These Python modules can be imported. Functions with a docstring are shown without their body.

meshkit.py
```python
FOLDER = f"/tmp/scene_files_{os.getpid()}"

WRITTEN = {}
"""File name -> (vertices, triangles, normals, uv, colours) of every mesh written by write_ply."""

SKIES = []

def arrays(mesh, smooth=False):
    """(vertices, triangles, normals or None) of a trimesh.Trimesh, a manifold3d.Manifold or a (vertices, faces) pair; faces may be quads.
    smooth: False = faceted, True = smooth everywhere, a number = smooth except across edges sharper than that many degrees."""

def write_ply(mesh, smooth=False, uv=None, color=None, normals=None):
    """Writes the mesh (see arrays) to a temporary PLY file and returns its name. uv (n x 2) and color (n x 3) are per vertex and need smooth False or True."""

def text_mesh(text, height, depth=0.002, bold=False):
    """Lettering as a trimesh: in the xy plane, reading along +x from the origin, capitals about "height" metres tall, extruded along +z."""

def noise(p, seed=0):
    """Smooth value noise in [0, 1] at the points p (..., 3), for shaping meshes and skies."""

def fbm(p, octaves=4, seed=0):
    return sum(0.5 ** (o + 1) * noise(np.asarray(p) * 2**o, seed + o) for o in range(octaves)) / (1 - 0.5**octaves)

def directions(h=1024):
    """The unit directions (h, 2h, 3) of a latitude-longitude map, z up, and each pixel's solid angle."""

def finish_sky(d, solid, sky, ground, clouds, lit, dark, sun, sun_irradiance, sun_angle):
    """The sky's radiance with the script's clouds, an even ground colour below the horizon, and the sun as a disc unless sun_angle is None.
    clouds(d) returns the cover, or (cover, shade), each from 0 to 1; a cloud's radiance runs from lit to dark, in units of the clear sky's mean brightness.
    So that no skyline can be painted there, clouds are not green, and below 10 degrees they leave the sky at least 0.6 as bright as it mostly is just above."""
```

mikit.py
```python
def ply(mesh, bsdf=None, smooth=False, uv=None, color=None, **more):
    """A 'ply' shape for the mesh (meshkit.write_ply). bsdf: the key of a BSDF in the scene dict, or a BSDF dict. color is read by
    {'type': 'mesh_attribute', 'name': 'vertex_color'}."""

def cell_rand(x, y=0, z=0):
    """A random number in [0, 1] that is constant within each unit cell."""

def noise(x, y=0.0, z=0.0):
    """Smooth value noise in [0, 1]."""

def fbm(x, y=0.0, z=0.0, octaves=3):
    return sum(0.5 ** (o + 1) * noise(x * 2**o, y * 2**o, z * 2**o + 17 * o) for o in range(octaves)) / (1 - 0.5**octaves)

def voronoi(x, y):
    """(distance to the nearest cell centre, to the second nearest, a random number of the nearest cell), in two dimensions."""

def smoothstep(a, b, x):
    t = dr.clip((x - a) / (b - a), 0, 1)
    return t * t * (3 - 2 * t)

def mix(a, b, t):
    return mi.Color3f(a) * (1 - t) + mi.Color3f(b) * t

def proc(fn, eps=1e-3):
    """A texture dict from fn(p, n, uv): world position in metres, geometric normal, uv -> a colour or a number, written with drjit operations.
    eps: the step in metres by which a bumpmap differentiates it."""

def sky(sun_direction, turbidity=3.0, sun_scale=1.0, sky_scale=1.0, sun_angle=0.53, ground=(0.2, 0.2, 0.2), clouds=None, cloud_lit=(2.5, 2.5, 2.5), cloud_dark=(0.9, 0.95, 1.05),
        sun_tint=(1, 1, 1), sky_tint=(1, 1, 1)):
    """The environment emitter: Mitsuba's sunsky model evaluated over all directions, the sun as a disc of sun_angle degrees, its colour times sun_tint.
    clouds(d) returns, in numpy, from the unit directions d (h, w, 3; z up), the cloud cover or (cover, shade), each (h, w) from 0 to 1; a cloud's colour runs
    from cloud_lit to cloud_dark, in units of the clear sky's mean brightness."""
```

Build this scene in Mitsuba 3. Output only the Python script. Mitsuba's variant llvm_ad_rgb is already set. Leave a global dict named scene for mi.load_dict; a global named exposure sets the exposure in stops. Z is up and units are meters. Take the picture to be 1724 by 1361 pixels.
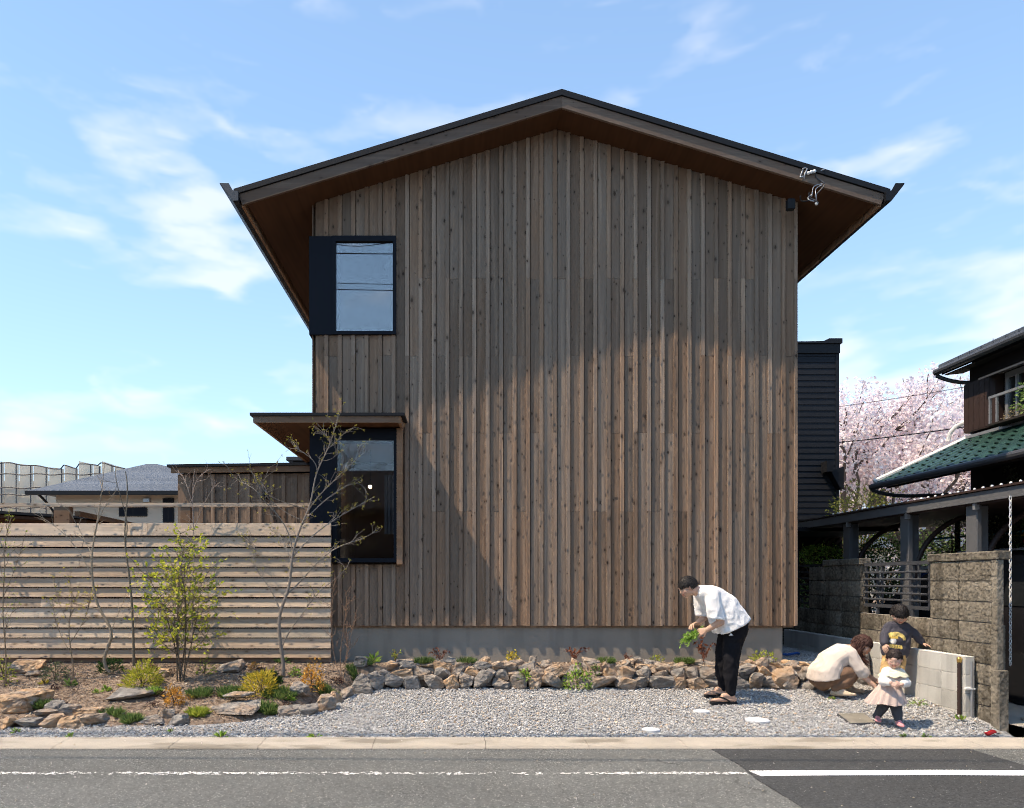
import math, random
import numpy as np, trimesh, drjit as dr, mitsuba as mi
import manifold3d as m3
import mikit, meshkit

T = mi.ScalarTransform4f
scene, labels = {}, {}
# ---------------------------------------------------------------- camera, sky, exposure
F, CX, HY, CZ = 1230.0, 775.0, 977.0, 1.59       # measured: focal length, vanishing point, eye height
W0, H0 = 1724.0, 1361.0
scene['camera'] = {'type': 'perspective', 'fov': math.degrees(2 * math.atan(W0 / 2 / F)), 'fov_axis': 'x',
                   'principal_point_offset_x': (W0 / 2 - CX) / W0, 'principal_point_offset_y': -(HY - H0 / 2) / H0,
                   'near_clip': 0.05, 'far_clip': 5000.0,
                   'to_world': T().look_at(origin=[0, 0, CZ], target=[0, 1, CZ], up=[0, 0, 1])}
SUN = np.array([-0.559, -0.172, 1.0])


def clouds(d):
    """thin broken cloud: streaky noise, thicker in a few banks (azimuth, elevation, half widths in degrees, strength)"""
    elev = np.degrees(np.arcsin(np.clip(d[..., 2], 0.0, 1)))
    az = np.degrees(np.arctan2(d[..., 0], d[..., 1]))
    q = np.stack([az * 0.16, elev / 1.9, az * 0 + 3.0], -1)
    w = meshkit.fbm(q * [1.3, 1.3, 1], 3, 21) - 0.5
    n = meshkit.fbm(q + w[..., None] * [0.9, 0.7, 0], 6, 5)
    bank = 0.12 * meshkit.fbm(q * [0.3, 0.3, 1] + [7, 1, 0], 3, 11)
    for a, e, wa, we, s in ((-26, 27, 13, 5, .24), (-22, 23, 12, 3, .20), (-16, 18, 10, 3.5, .16), (-9, 14, 10, 3, .16), (-28, 9, 16, 4, .24), (14, 34, 10, 1.8, .14), (-4, 32, 8, 2.2, .10),
                            (33, 19, 12, 4.5, .26), (29, 14, 14, 3, .24), (28, 26, 8, 2.5, .16), (36, 29, 9, 4, .14), (70, 24, 30, 9, .18), (-75, 20, 30, 9, .18), (150, 25, 50, 9, .14), (-150, 22, 45, 9, .14)):
        bank = bank + 0.8 * s * np.exp(-((az - a) / wa) ** 2 - ((elev - e) / we) ** 2)
    c = np.clip((n + bank - 0.66) / 0.34, 0, 1) ** 1.15 * (0.45 + 0.55 * np.clip(1 - (elev - 28) / 9, 0, 1))
    haze = 0.15 + 0.44 * np.exp(-elev / 13.0)
    cover = 1 - (1 - 0.55 * c) * (1 - haze)
    return np.clip(cover, 0, 0.92), np.clip(0.25 * (1 - c), 0, 1)


scene['sky_light'] = mikit.sky(SUN, turbidity=2.6, sun_scale=1.12, sky_scale=1.75, clouds=clouds, cloud_lit=(1.82, 1.80, 1.84), cloud_dark=(1.42, 1.52, 1.68),
                               sky_tint=(0.90, 1.20, 1.19), sun_tint=(1.0, 0.965, 0.92))
exposure = 1.86

# ---------------------------------------------------------------- helpers
RNG = np.random.default_rng(7)


def at(px, py, D):
    return np.array([(px - CX) * D / F, D, CZ - (py - HY) * D / F])


def numbered(key):
    if key not in USED:
        USED.add(key)
        return key
    i = 1
    while f'{key}_{i:03d}' in USED:
        i += 1
    key = f'{key}_{i:03d}'
    USED.add(key)
    return key


USED = set()


def tag(key, label=None, cat=None, group=None, kind=None):
    d = labels.setdefault(key, {})
    for k, v in (('label', label), ('category', cat), ('group', group), ('kind', kind)):
        if v:
            d[k] = v
    return key


def thing(name, label, cat, group=None):
    return tag(numbered(name), label, cat, group)


def tri(mesh):
    if hasattr(mesh, 'to_mesh'):
        m = mesh.to_mesh()
        return np.array(m.vert_properties[:, :3], float), np.array(m.tri_verts)
    if isinstance(mesh, trimesh.Trimesh):
        return np.array(mesh.vertices), np.array(mesh.faces)
    v, f = np.asarray(mesh[0], float), np.asarray(mesh[1], int)
    if f.shape[1] == 4:
        f = np.vstack([f[:, [0, 1, 2]], f[:, [0, 2, 3]]])
    return v, f


def cat(*ms):
    vs, fs, n = [], [], 0
    for m in ms:
        v, f = tri(m)
        vs.append(v)
        fs.append(f + n)
        n += len(v)
    return np.vstack(vs), np.vstack(fs)


def put(name, mesh, bsdf, parent=None, smooth=False, uv=None, color=None, label=None, cat=None, group=None, kind=None):
    key = numbered(parent + '__' + name if parent else name)
    v, f = tri(mesh)
    if uv is not None and np.ndim(uv) == 1:
        uv = np.tile(np.asarray(uv, float), (len(v), 1))
    if color is not None and np.ndim(color) == 1:
        color = np.tile(np.asarray(color, float), (len(v), 1))
    scene[key] = mikit.ply((v, f), bsdf, smooth=smooth, uv=uv, color=color)
    if label or cat or group or kind:
        tag(key, label, cat, group, kind)
    return key


BOXF = np.array([[0, 2, 3, 1], [4, 5, 7, 6], [0, 1, 5, 4], [2, 6, 7, 3], [0, 4, 6, 2], [1, 3, 7, 5]])


def box(x0, x1, y0, y1, z0, z1):
    v = np.array([[x, y, z] for z in (z0, z1) for y in (y0, y1) for x in (x0, x1)], float)
    return v, BOXF


def rbox(x0, x1, y0, y1, z0, z1, r=0.004):
    """a box with chamfered edges (a hull of 24 points)"""
    p = []
    for x, sx in ((x0, 1), (x1, -1)):
        for y, sy in ((y0, 1), (y1, -1)):
            for z, sz in ((z0, 1), (z1, -1)):
                p += [[x, y + sy * r, z + sz * r], [x + sx * r, y, z + sz * r], [x + sx * r, y + sy * r, z]]
    return m3.Manifold.hull_points(np.array(p))


def prism(poly, axis, a, b):
    """polygon (counter-clockwise or not) extruded between a and b along an axis: 'y' polygon in xz, 'x' in yz, 'z' in xy"""
    poly = np.asarray(poly, float)
    ar = 0.5 * np.sum(poly[:, 0] * np.roll(poly[:, 1], -1) - poly[:, 1] * np.roll(poly[:, 0], -1))
    if ar < 0:
        poly = poly[::-1]
    cs = m3.CrossSection([poly])
    v, f = tri(m3.Manifold.extrude(cs, abs(b - a)))
    o, h = v[:, :2], v[:, 2] + min(a, b)
    if axis == 'z':
        return np.column_stack([o[:, 0], o[:, 1], h]), f
    if axis == 'y':
        return np.column_stack([o[:, 0], h, o[:, 1]]), f[:, ::-1]
    return np.column_stack([h, o[:, 0], o[:, 1]]), f


def tube(pts, rad, sides=6, caps=True):
    p = np.asarray(pts, float)
    r = np.broadcast_to(np.asarray(rad, float), (len(p),))
    t = np.gradient(p, axis=0)
    t /= np.linalg.norm(t, axis=1, keepdims=True) + 1e-12
    ref = np.array([0.13, 0.21, 0.97]) if abs(t[:, 2]).mean() < 0.8 else np.array([0.95, 0.3, 0.1])
    a = np.cross(t, ref)
    a /= np.linalg.norm(a, axis=1, keepdims=True) + 1e-12
    b = np.cross(t, a)
    ang = np.arange(sides) * 2 * np.pi / sides
    v = (p[:, None] + r[:, None, None] * (np.cos(ang)[None, :, None] * a[:, None] + np.sin(ang)[None, :, None] * b[:, None])).reshape(-1, 3)
    i, j = np.meshgrid(np.arange(len(p) - 1), np.arange(sides), indexing='ij')
    q = np.stack([i * sides + j, i * sides + (j + 1) % sides, (i + 1) * sides + (j + 1) % sides, (i + 1) * sides + j], -1).reshape(-1, 4)
    f = np.vstack([q[:, [0, 1, 2]], q[:, [0, 2, 3]]])
    if caps:
        n = len(v)
        v = np.vstack([v, p[:1], p[-1:]])
        k = np.arange(sides)
        f = np.vstack([f, np.column_stack([np.full(sides, n), (k + 1) % sides, k]),
                       np.column_stack([np.full(sides, n + 1), (len(p) - 1) * sides + k, (len(p) - 1) * sides + (k + 1) % sides])])
    return v, f


def curve(pts, n=24):
    from scipy.interpolate import CubicSpline
    p = np.asarray(pts, float)
    s = np.r_[0, np.cumsum(np.linalg.norm(np.diff(p, axis=0), axis=1))]
    return CubicSpline(s, p)(np.linspace(0, s[-1], n)) if len(p) > 2 else p[0] + np.linspace(0, 1, n)[:, None] * (p[1] - p[0])


def cyl(c, r, h, axis='z', sides=20, r2=None):
    c = np.asarray(c, float)
    d = {'x': [1, 0, 0], 'y': [0, 1, 0], 'z': [0, 0, 1]}[axis]
    return tube([c, c + np.array(d) * h], [r, r if r2 is None else r2], sides)


def blob(c, r, n=2):
    m = trimesh.creation.icosphere(n, 1.0)
    return np.array(m.vertices) * r + np.asarray(c), np.array(m.faces)


def rotz(v, a, c=(0, 0)):
    v = np.array(v, float)
    x, y = v[:, 0] - c[0], v[:, 1] - c[1]
    v[:, 0], v[:, 1] = c[0] + x * math.cos(a) - y * math.sin(a), c[1] + x * math.sin(a) + y * math.cos(a)
    return v


# ---------------------------------------------------------------- materials
def rgb(c):
    return {'type': 'rgb', 'value': list(map(float, c))}


def mat(name, color, rough=0.8, spec=0.3, bump=None, bscale=0.003, beps=1e-3, **k):
    base = color if isinstance(color, dict) else (mikit.proc(color) if callable(color) else rgb(color))
    b = {'type': 'principled', 'base_color': base, 'roughness': rough, 'specular': spec, **k}
    if bump is not None:
        b = {'type': 'bumpmap', 'arbitrary': mikit.proc(bump, eps=beps), 'scale': bscale, 'bsdf': b}
    scene[name] = {'type': 'twosided', 'bsdf': b}


VC = {'type': 'mesh_attribute', 'name': 'vertex_color'}
noise, fbm, vor, ss, mix, cellr = mikit.noise, mikit.fbm, mikit.voronoi, mikit.smoothstep, mikit.mix, mikit.cell_rand


def wood(axis, light, brown, grey, knot=(0.035, 0.022, 0.016), amp=1.0, var=0.5):
    """u: a random number of the board, v: its tone (0 brown to 1 grey)"""
    def fn(p, n, uv):
        along, a1, a2 = (p.z, p.x, p.y) if axis == 'z' else (p.x, p.z, p.y)
        o = uv.x * 61.7
        c1 = a1 + a2 * 0.7
        warp = noise(along * 1.1 + o * 3, c1 * 5 + o) * 0.06
        ring = fbm((c1 + warp) * 26 + o * 11, along * 0.6 + o, 0.0, 3)
        fine = noise(c1 * 120 + o * 5, along * 3 + o)
        blot = fbm(along * 1.6 + o * 7, c1 * 5 + o * 2, 3.0, 3)
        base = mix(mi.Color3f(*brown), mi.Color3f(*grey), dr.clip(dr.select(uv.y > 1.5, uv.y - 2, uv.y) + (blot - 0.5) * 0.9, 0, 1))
        base = mix(base, mi.Color3f(*light), ss(0.5, 0.85, ring) * 0.35)
        r2 = uv.x * 7.31
        base = base * dr.select(uv.y > 1.5, 1.18, 0.90) * (1 - var * 0.5 + var * (r2 - dr.floor(r2))) * (0.80 + amp * (0.30 * ring + 0.10 * fine))  # battens lightened, boards darkened: the skylight battens catch is put into the colour
        d, d2, k = vor(c1 * 9 + o * 17, along * 5.0 + o * 5)
        rad = 0.03 + 0.12 * cellr(k * 5000, 3, 1) * cellr(k * 5000, 7, 2)
        r3 = uv.x * 23.7
        on = dr.select(k > 0.36 + 0.45 * (r3 - dr.floor(r3)), 1.0, 0.0)
        kn = ss(rad * 1.5, rad * 0.6, d) * on
        halo = ss(rad * 3.6, rad, d) * 0.22 * on
        return mix(base * (1 - halo), mi.Color3f(*knot), kn * (0.6 + 0.4 * cellr(k * 5000, 9, 5)))
    return fn


def wood_bump(axis):
    def fn(p, n, uv):
        along, a1, a2 = (p.z, p.x, p.y) if axis == 'z' else (p.x, p.z, p.y)
        o = uv.x * 61.7
        c1 = a1 + a2 * 0.7
        d, d2, k = vor(c1 * 9 + o * 17, along * 5.5 + o * 5)
        face = dr.select(dr.abs(n.y) > 0.5, 1.0, 0.0)
        return face * (fbm(c1 * 60 + o * 11, along * 3 + o, 0.0, 2) * 0.5 + noise(along * 28 + o, c1 * 9) * 0.35 + ss(0.2, 0.0, d) * 1.2 * dr.select(k > 0.42, 1.0, 0.0))
    return fn


mat('m_clad', wood('z', (0.35, 0.26, 0.19), (0.228, 0.148, 0.098), (0.220, 0.168, 0.130), var=0.46), 0.85, 0.2, wood_bump('z'), 0.0013)
mat('m_fence', wood('x', (0.68, 0.56, 0.44), (0.54, 0.405, 0.295), (0.52, 0.44, 0.35), knot=(0.16, 0.10, 0.06), amp=0.8, var=0.35), 0.85, 0.2, wood_bump('x'), 0.002)
mat('m_timber', wood('x', (0.34, 0.22, 0.14), (0.24, 0.135, 0.075), (0.30, 0.235, 0.19)), 0.8, 0.2)
mat('m_barge', wood('x', (0.23, 0.17, 0.125), (0.145, 0.09, 0.06), (0.17, 0.13, 0.105)), 0.8, 0.2)
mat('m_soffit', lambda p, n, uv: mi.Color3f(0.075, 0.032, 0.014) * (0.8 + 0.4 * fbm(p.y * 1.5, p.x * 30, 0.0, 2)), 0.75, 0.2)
mat('m_blackmetal', (0.012, 0.013, 0.016), 0.55, 0.2)
mat('m_roofmetal', (0.010, 0.010, 0.012), 0.55, 0.25)
mat('m_navy', (0.008, 0.010, 0.016), 0.6, 0.12)
mat('m_concrete', lambda p, n, uv: mi.Color3f(0.275, 0.25, 0.218) * (0.80 + 0.28 * fbm(p.x * 2.2, p.z * 1.6, p.y * 2.0, 4)
    + 0.08 * noise(p.x * 90, p.z * 90, p.y * 90) - 0.10 * ss(0.5, 0.75, fbm(p.x * 9, p.z * 1.1, 4.0, 3))), 0.85, 0.2)


def kerb_tex(p, n, uv):
    g = 0.72 + 0.3 * fbm(p.x * 3, p.y * 9, p.z * 9, 4) + 0.16 * noise(p.x * 120, p.y * 120, p.z * 120)
    dirt = ss(0.52, 0.72, fbm(p.x * 1.4 + 5, p.y * 5, 0.0, 4))
    return mix(mi.Color3f(0.37, 0.335, 0.285) * g, mi.Color3f(0.17, 0.15, 0.122), dirt * 0.75)


mat('m_kerb', kerb_tex, 0.9, 0.2, lambda p, n, uv: fbm(p.x * 60, p.y * 60, 0.0, 3), 0.006)


def asphalt(base, speck, amt):
    def fn(p, n, uv):
        g = 0.72 + 0.24 * fbm(p.x * 0.7, p.y * 1.1, 0.0, 4) + 0.22 * fbm(p.x * 45, p.y * 45, 0.0, 3)
        d, d2, k = vor(p.x * 75, p.y * 75)
        c = mi.Color3f(*base) * g * (0.72 + 0.6 * k)
        st = ss(0.40, 0.25, d) * dr.select(k > 1 - amt, 1.0, 0.0)
        d3, d4, k3 = vor(p.x * 1.1 + 0.35 * fbm(p.x * 4, p.y * 4, 0.0, 3), p.y * 1.1 + 0.35 * fbm(p.x * 4 + 9, p.y * 4, 0.0, 3))
        seam = ss(0.012, 0.003, d4 - d3) * ss(0.45, 0.6, noise(p.x * 0.8 + 3, p.y * 0.8)) * 0.35 * dr.select(mi.Float(amt) > 0.05, 1.0, 0.0)
        tr = 1 - 0.05 * ss(0.02, 0.0, dr.abs(p.y - 5.86 + 0.02 * noise(p.x * 2, 0.0))) - 0.04 * ss(0.5, 0.0, dr.abs(p.y - 6.6)) + 0.07 * noise(p.x * 0.4, p.y * 2.5) - 0.10 * ss(0.45, 0.7, fbm(p.x * 0.5 + 3, p.y * 0.9, 1.0, 4))
        return mix(c * tr * (1 - seam), mi.Color3f(*speck), st * 0.7)
    return fn


mat('m_asphalt', asphalt((0.122, 0.125, 0.122), (0.36, 0.35, 0.33), 0.10), 0.9, 0.2, lambda p, n, uv: fbm(p.x * 110, p.y * 110, 0.0, 2), 0.006)
mat('m_newasphalt', asphalt((0.052, 0.054, 0.056), (0.17, 0.17, 0.17), 0.03), 0.85, 0.25, lambda p, n, uv: fbm(p.x * 130, p.y * 130, 0.0, 2), 0.003)
mat('m_paint', lambda p, n, uv: mi.Color3f(0.80, 0.80, 0.79) * (0.88 + 0.14 * fbm(p.x * 6, p.y * 12, 0.0, 3)), 0.7, 0.3)


def soil_tex(p, n, uv):
    a = fbm(p.x * 4, p.y * 4, p.z * 4, 4)
    b = fbm(p.x * 34, p.y * 55, 0.0, 3)
    return mix(mi.Color3f(0.135, 0.098, 0.075), mi.Color3f(0.33, 0.26, 0.205), dr.clip(a * 0.8 + (b - 0.5) * 1.2, 0, 1))


mat('m_soil', soil_tex, 0.95, 0.1, lambda p, n, uv: fbm(p.x * 40, p.y * 40, 0.0, 3), 0.02)
mat('m_gravelbed', lambda p, n, uv: mi.Color3f(0.26, 0.262, 0.265) * (0.5 + 0.9 * vor(p.x * 30, p.y * 30)[2]), 0.95, 0.1)


def rock_tex(p, n, uv):
    """u: seed, v: 0 grey .. 1 ochre"""
    o = uv.x * 40
    a = fbm(p.x * 6 + o, p.y * 6, p.z * 6 + o, 4)
    b = fbm(p.x * 26 + o, p.y * 26, p.z * 40, 3)
    st = fbm(p.z * 45 + a * 6 + o, p.x * 5 + o, p.y * 3, 2)
    grey = mix(mi.Color3f(0.085, 0.080, 0.078), mi.Color3f(0.36, 0.335, 0.31), dr.clip(b * 0.7 + st * 0.6 - 0.15, 0, 1))
    och = mix(mi.Color3f(0.27, 0.135, 0.060), mi.Color3f(0.56, 0.42, 0.28), b)
    w = dr.clip(uv.y * 1.5 - 0.22 + (a - 0.5) * 2.2, 0, 1)
    lich = ss(0.6, 0.75, fbm(p.x * 15 + o, p.y * 15 + 3, p.z * 15, 3))
    return mix(mix(grey, och, w), mi.Color3f(0.42, 0.40, 0.36), lich * 0.4)


mat('m_rock', rock_tex, 0.9, 0.2, lambda p, n, uv: fbm(p.x * 18 + uv.x * 40, p.y * 18, p.z * 28, 4), 0.05, 3e-3)
mat('m_paleblock', lambda p, n, uv: mi.Color3f(0.46, 0.455, 0.43) * (0.84 + 0.18 * uv.x + 0.20 * fbm(p.y * 3, p.z * 3, 0.0, 3) + 0.08 * noise(p.y * 110, p.z * 110) - 0.16 * ss(0.5, 0.75, fbm(p.y * 8, p.z * 0.8, 2.0, 3)) - 0.22 * ss(0.35, 0.0, p.z - 0.05) * fbm(p.y * 6, p.z * 3, 0.0, 3)), 0.85, 0.2)


def block_tex(p, n, uv):
    a = fbm(p.y * 2.6 + uv.x * 9, p.z * 2.6, p.x * 2, 4)
    b = fbm(p.y * 42, p.z * 42, p.x * 42, 3)
    st = ss(0.48, 0.7, fbm(p.y * 7 + 3, p.z * 0.9, 2.0, 4))
    c = mix(mi.Color3f(0.10, 0.086, 0.066), mi.Color3f(0.30, 0.268, 0.22), dr.clip(0.25 + uv.x * 0.35 + (a - 0.5) * 0.7 + (b - 0.5) * 1.5, 0, 1))
    return c * (1 - 0.35 * st)


mat('m_block', block_tex, 0.95, 0.15, lambda p, n, uv: fbm(p.y * 34, p.z * 34, p.x * 34, 3), 0.03, 2e-3)
mat('m_siding', lambda p, n, uv: mi.Color3f(0.019, 0.021, 0.026) * (0.85 + 0.3 * fbm(p.x * 1.5, p.z * 30, 0.0, 2)), 0.65, 0.12)
mat('m_vc', VC, 0.85, 0.2)
mat('m_bark', VC, 0.9, 0.15)
mat('m_skin', VC, 0.55, 0.35)
mat('m_cloth', VC, 0.9, 0.1, lambda p, n, uv: fbm(p.x * 16, p.y * 16, p.z * 11, 2), 0.018, 3e-3, sheen=0.3)
mat('m_hair', VC, 0.58, 0.35, lambda p, n, uv: noise(p.x * 240, p.y * 240, p.z * 26), 0.003)
scene['m_leaf'] = {'type': 'principledthin', 'base_color': VC, 'roughness': 0.55, 'diff_trans': 0.75, 'spec_trans': 0.0}
scene['m_petal'] = {'type': 'principledthin', 'base_color': VC, 'roughness': 0.8, 'diff_trans': 1.0, 'spec_trans': 0.0}
scene['m_glasslow'] = {'type': 'thindielectric', 'int_ior': 1.56, 'ext_ior': 1.0}
scene['m_glass'] = {'type': 'thindielectric', 'int_ior': 2.35, 'ext_ior': 1.0}
mat('m_greysteel', (0.055, 0.058, 0.066), 0.45, 0.4)
mat('m_postgrey', (0.115, 0.117, 0.125), 0.5, 0.4)
mat('m_alu', (0.42, 0.43, 0.45), 0.35, 0.5, metallic=0.6)
mat('m_white', (0.78, 0.78, 0.77), 0.5, 0.4)
mat('m_darkwall', (0.030, 0.026, 0.024), 0.8, 0.2)
mat('m_brownsteel', (0.042, 0.025, 0.021), 0.55, 0.4)
mat('m_carpaint', (0.008, 0.008, 0.010), 0.25, 0.6, clearcoat=0.8)
mat('m_tileglaze', lambda p, n, uv: mi.Color3f(0.011, 0.036, 0.028) * (0.65 + 0.6 * uv.x + 0.25 * fbm(p.y * 9, p.z * 9, 0.0, 2)), 0.38, 0.5)
mat('m_beige', (0.50, 0.45, 0.37), 0.85, 0.2)
mat('m_room', (0.16, 0.10, 0.06), 0.8, 0.2)
mat('m_slate', lambda p, n, uv: mi.Color3f(0.085, 0.10, 0.125) * (0.8 + 0.25 * uv.x + 0.25 * fbm(p.x * 0.5, p.y * 0.5, p.z * 2, 2)), 0.6, 0.3)
# ---------------------------------------------------------------- ground
XB = np.array([[-9, 7.62], [-5.2, 7.66], [-3.6, 7.70], [-2.75, 7.76], [-2.22, 7.91], [-1.80, 8.37], [-1.42, 8.96], [-1.22, 9.30], [-1.1, 9.55]])


def xb(y):
    return np.interp(y, XB[3:, 1], XB[3:, 0])


def sst(a, b, x):
    t = np.clip((np.asarray(x, float) - a) / (b - a), 0, 1)
    return t * t * (3 - 2 * t)


def drive_z(x, y):
    x, y = np.asarray(x, float), np.asarray(y, float)
    z = np.clip(0.105 * (y - 7.35), 0, 0.21)
    ramp = 0.21 + 0.29 * sst(9.3, 10.0, y)
    z = np.where((x > 4.45) & (y > 9.3), ramp, z)
    return z + 0.07 * sst(4.9, 5.4, x) * sst(9.4, 8.4, y) * sst(7.3, 7.7, y)


def soil_z(x, y):
    x, y = np.asarray(x, float), np.asarray(y, float)
    s = np.clip(0.05 + 0.24 * (y - 7.75), 0.02, 0.50) + 0.035 * (meshkit.fbm(np.stack([x * 1.6, y * 2.2, x * 0], -1), 3, 3) - 0.5)
    t = sst(0.0, 0.28, np.where(y < 7.76, -2.8, xb(y)) - x) * sst(np.interp(x, XB[:, 0], XB[:, 1]) - 0.02, np.interp(x, XB[:, 0], XB[:, 1]) + 0.16, y)
    return (drive_z(x, y) - 0.035) * (1 - t) + s * t


def gza(x, y):
    x, y = np.asarray(x, float), np.asarray(y, float)
    z = np.where(x < -1.1, np.maximum(drive_z(x, y), soil_z(x, y)), drive_z(x, y))
    return np.where((x > -1.3) & (x < 4.46) & (y > 9.43), 0.49, z)


def gz(x, y):
    return float(gza([x], [y])[0])


def grid(xs, ys, fz):
    X, Y = np.meshgrid(xs, ys)
    v = np.column_stack([X.ravel(), Y.ravel(), fz(X.ravel(), Y.ravel())])
    n, m = len(xs), len(ys)
    i, j = np.meshgrid(np.arange(m - 1), np.arange(n - 1), indexing='ij')
    a = (i * n + j).ravel()
    return v, np.column_stack([a, a + 1, a + n + 1, a + n])


put('ground', grid(np.linspace(-900, 900, 61), np.linspace(-900, 900, 61), lambda x, y: x * 0 - 0.12), 'm_soil', kind='structure', label='bare ground around and between the plots')
put('road', grid([-60, 2.41, 4.9, 60], [-4.5, 7.0], lambda x, y: x * 0 - 0.03), 'm_asphalt', kind='structure', label='weathered grey asphalt road along the plots')
put('road_patch', prism([(2.41, -1), (2.40, 3.0), (2.43, 5.3), (2.405, 5.9), (2.44, 6.4), (2.40, 6.998), (4.87, 6.998), (4.92, 6.4), (4.9, 5), (4.9, -1)], 'z', -0.029, -0.025),
    'm_newasphalt', kind='structure', label='darker patch of newer asphalt on the right of the road')


def worn_line():
    qs, rr = [], np.random.default_rng(12)
    n = 2600
    xs = rr.uniform(-6.5, 2.40, n)
    for x in xs:
        dens = meshkit.fbm(np.array([x * 1.3, 0.3, 0]), 3, 4)
        yo = rr.normal(0, 0.022)
        if rr.random() > (0.20 + 1.7 * (dens - 0.32)) or abs(yo) > 0.05:
            continue
        w, h = rr.uniform(0.005, 0.032), rr.uniform(0.004, 0.016)
        k = 7
        an = np.sort(rr.uniform(0, 2 * np.pi, k))
        q = np.column_stack([x + w * np.cos(an) * rr.uniform(.6, 1, k), 6.11 + yo + h * np.sin(an) * rr.uniform(.6, 1, k), np.full(k, -0.0255 + rr.uniform(0, .0015))])
        f = np.array([[0, i, i + 1] for i in range(1, k - 1)])
        qs.append((q, f))
    return cat(*qs)


put('worn_road_line', worn_line(), 'm_paint', kind='structure', label='worn and broken white edge line on the old asphalt')
lx = np.linspace(2.44, 4.91, 24)
lo = 6.10 + 0.02 * sst(2.4, 3.4, lx) + 0.004 * np.sin(lx * 5)
line = np.vstack([np.column_stack([lx, lo - 0.078 - 0.006 * np.sin(lx * 3)]), np.column_stack([lx, lo + 0.078])[::-1]])
line[0] += (0.035, 0)
put('road_line', prism(line, 'z', -0.0245, -0.0215), 'm_paint', kind='structure', label='fresh white edge line on the dark asphalt patch')
tag(numbered('kerb'), 'low beige concrete kerb strip between the road and the gravel', kind='structure')
x = -9.0
while x < 6.5:
    L = RNG.uniform(0.85, 1.15)
    prof = [(6.985, -0.10), (6.985, -0.022), (7.03, -0.006), (7.335, 0.012), (7.345, 0.006), (7.345, -0.10)]
    put('segment', prism(prof, 'x', x, x + L - 0.005), 'm_kerb', 'kerb')
    x += L
put('gravel_bed', grid(np.linspace(-9, 5.6, 74), np.linspace(7.34, 14.0, 68), lambda x, y: drive_z(x, y) - 0.011), 'm_gravelbed', smooth=True, kind='structure', label='bed under the loose grey gravel of the drive')
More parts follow.
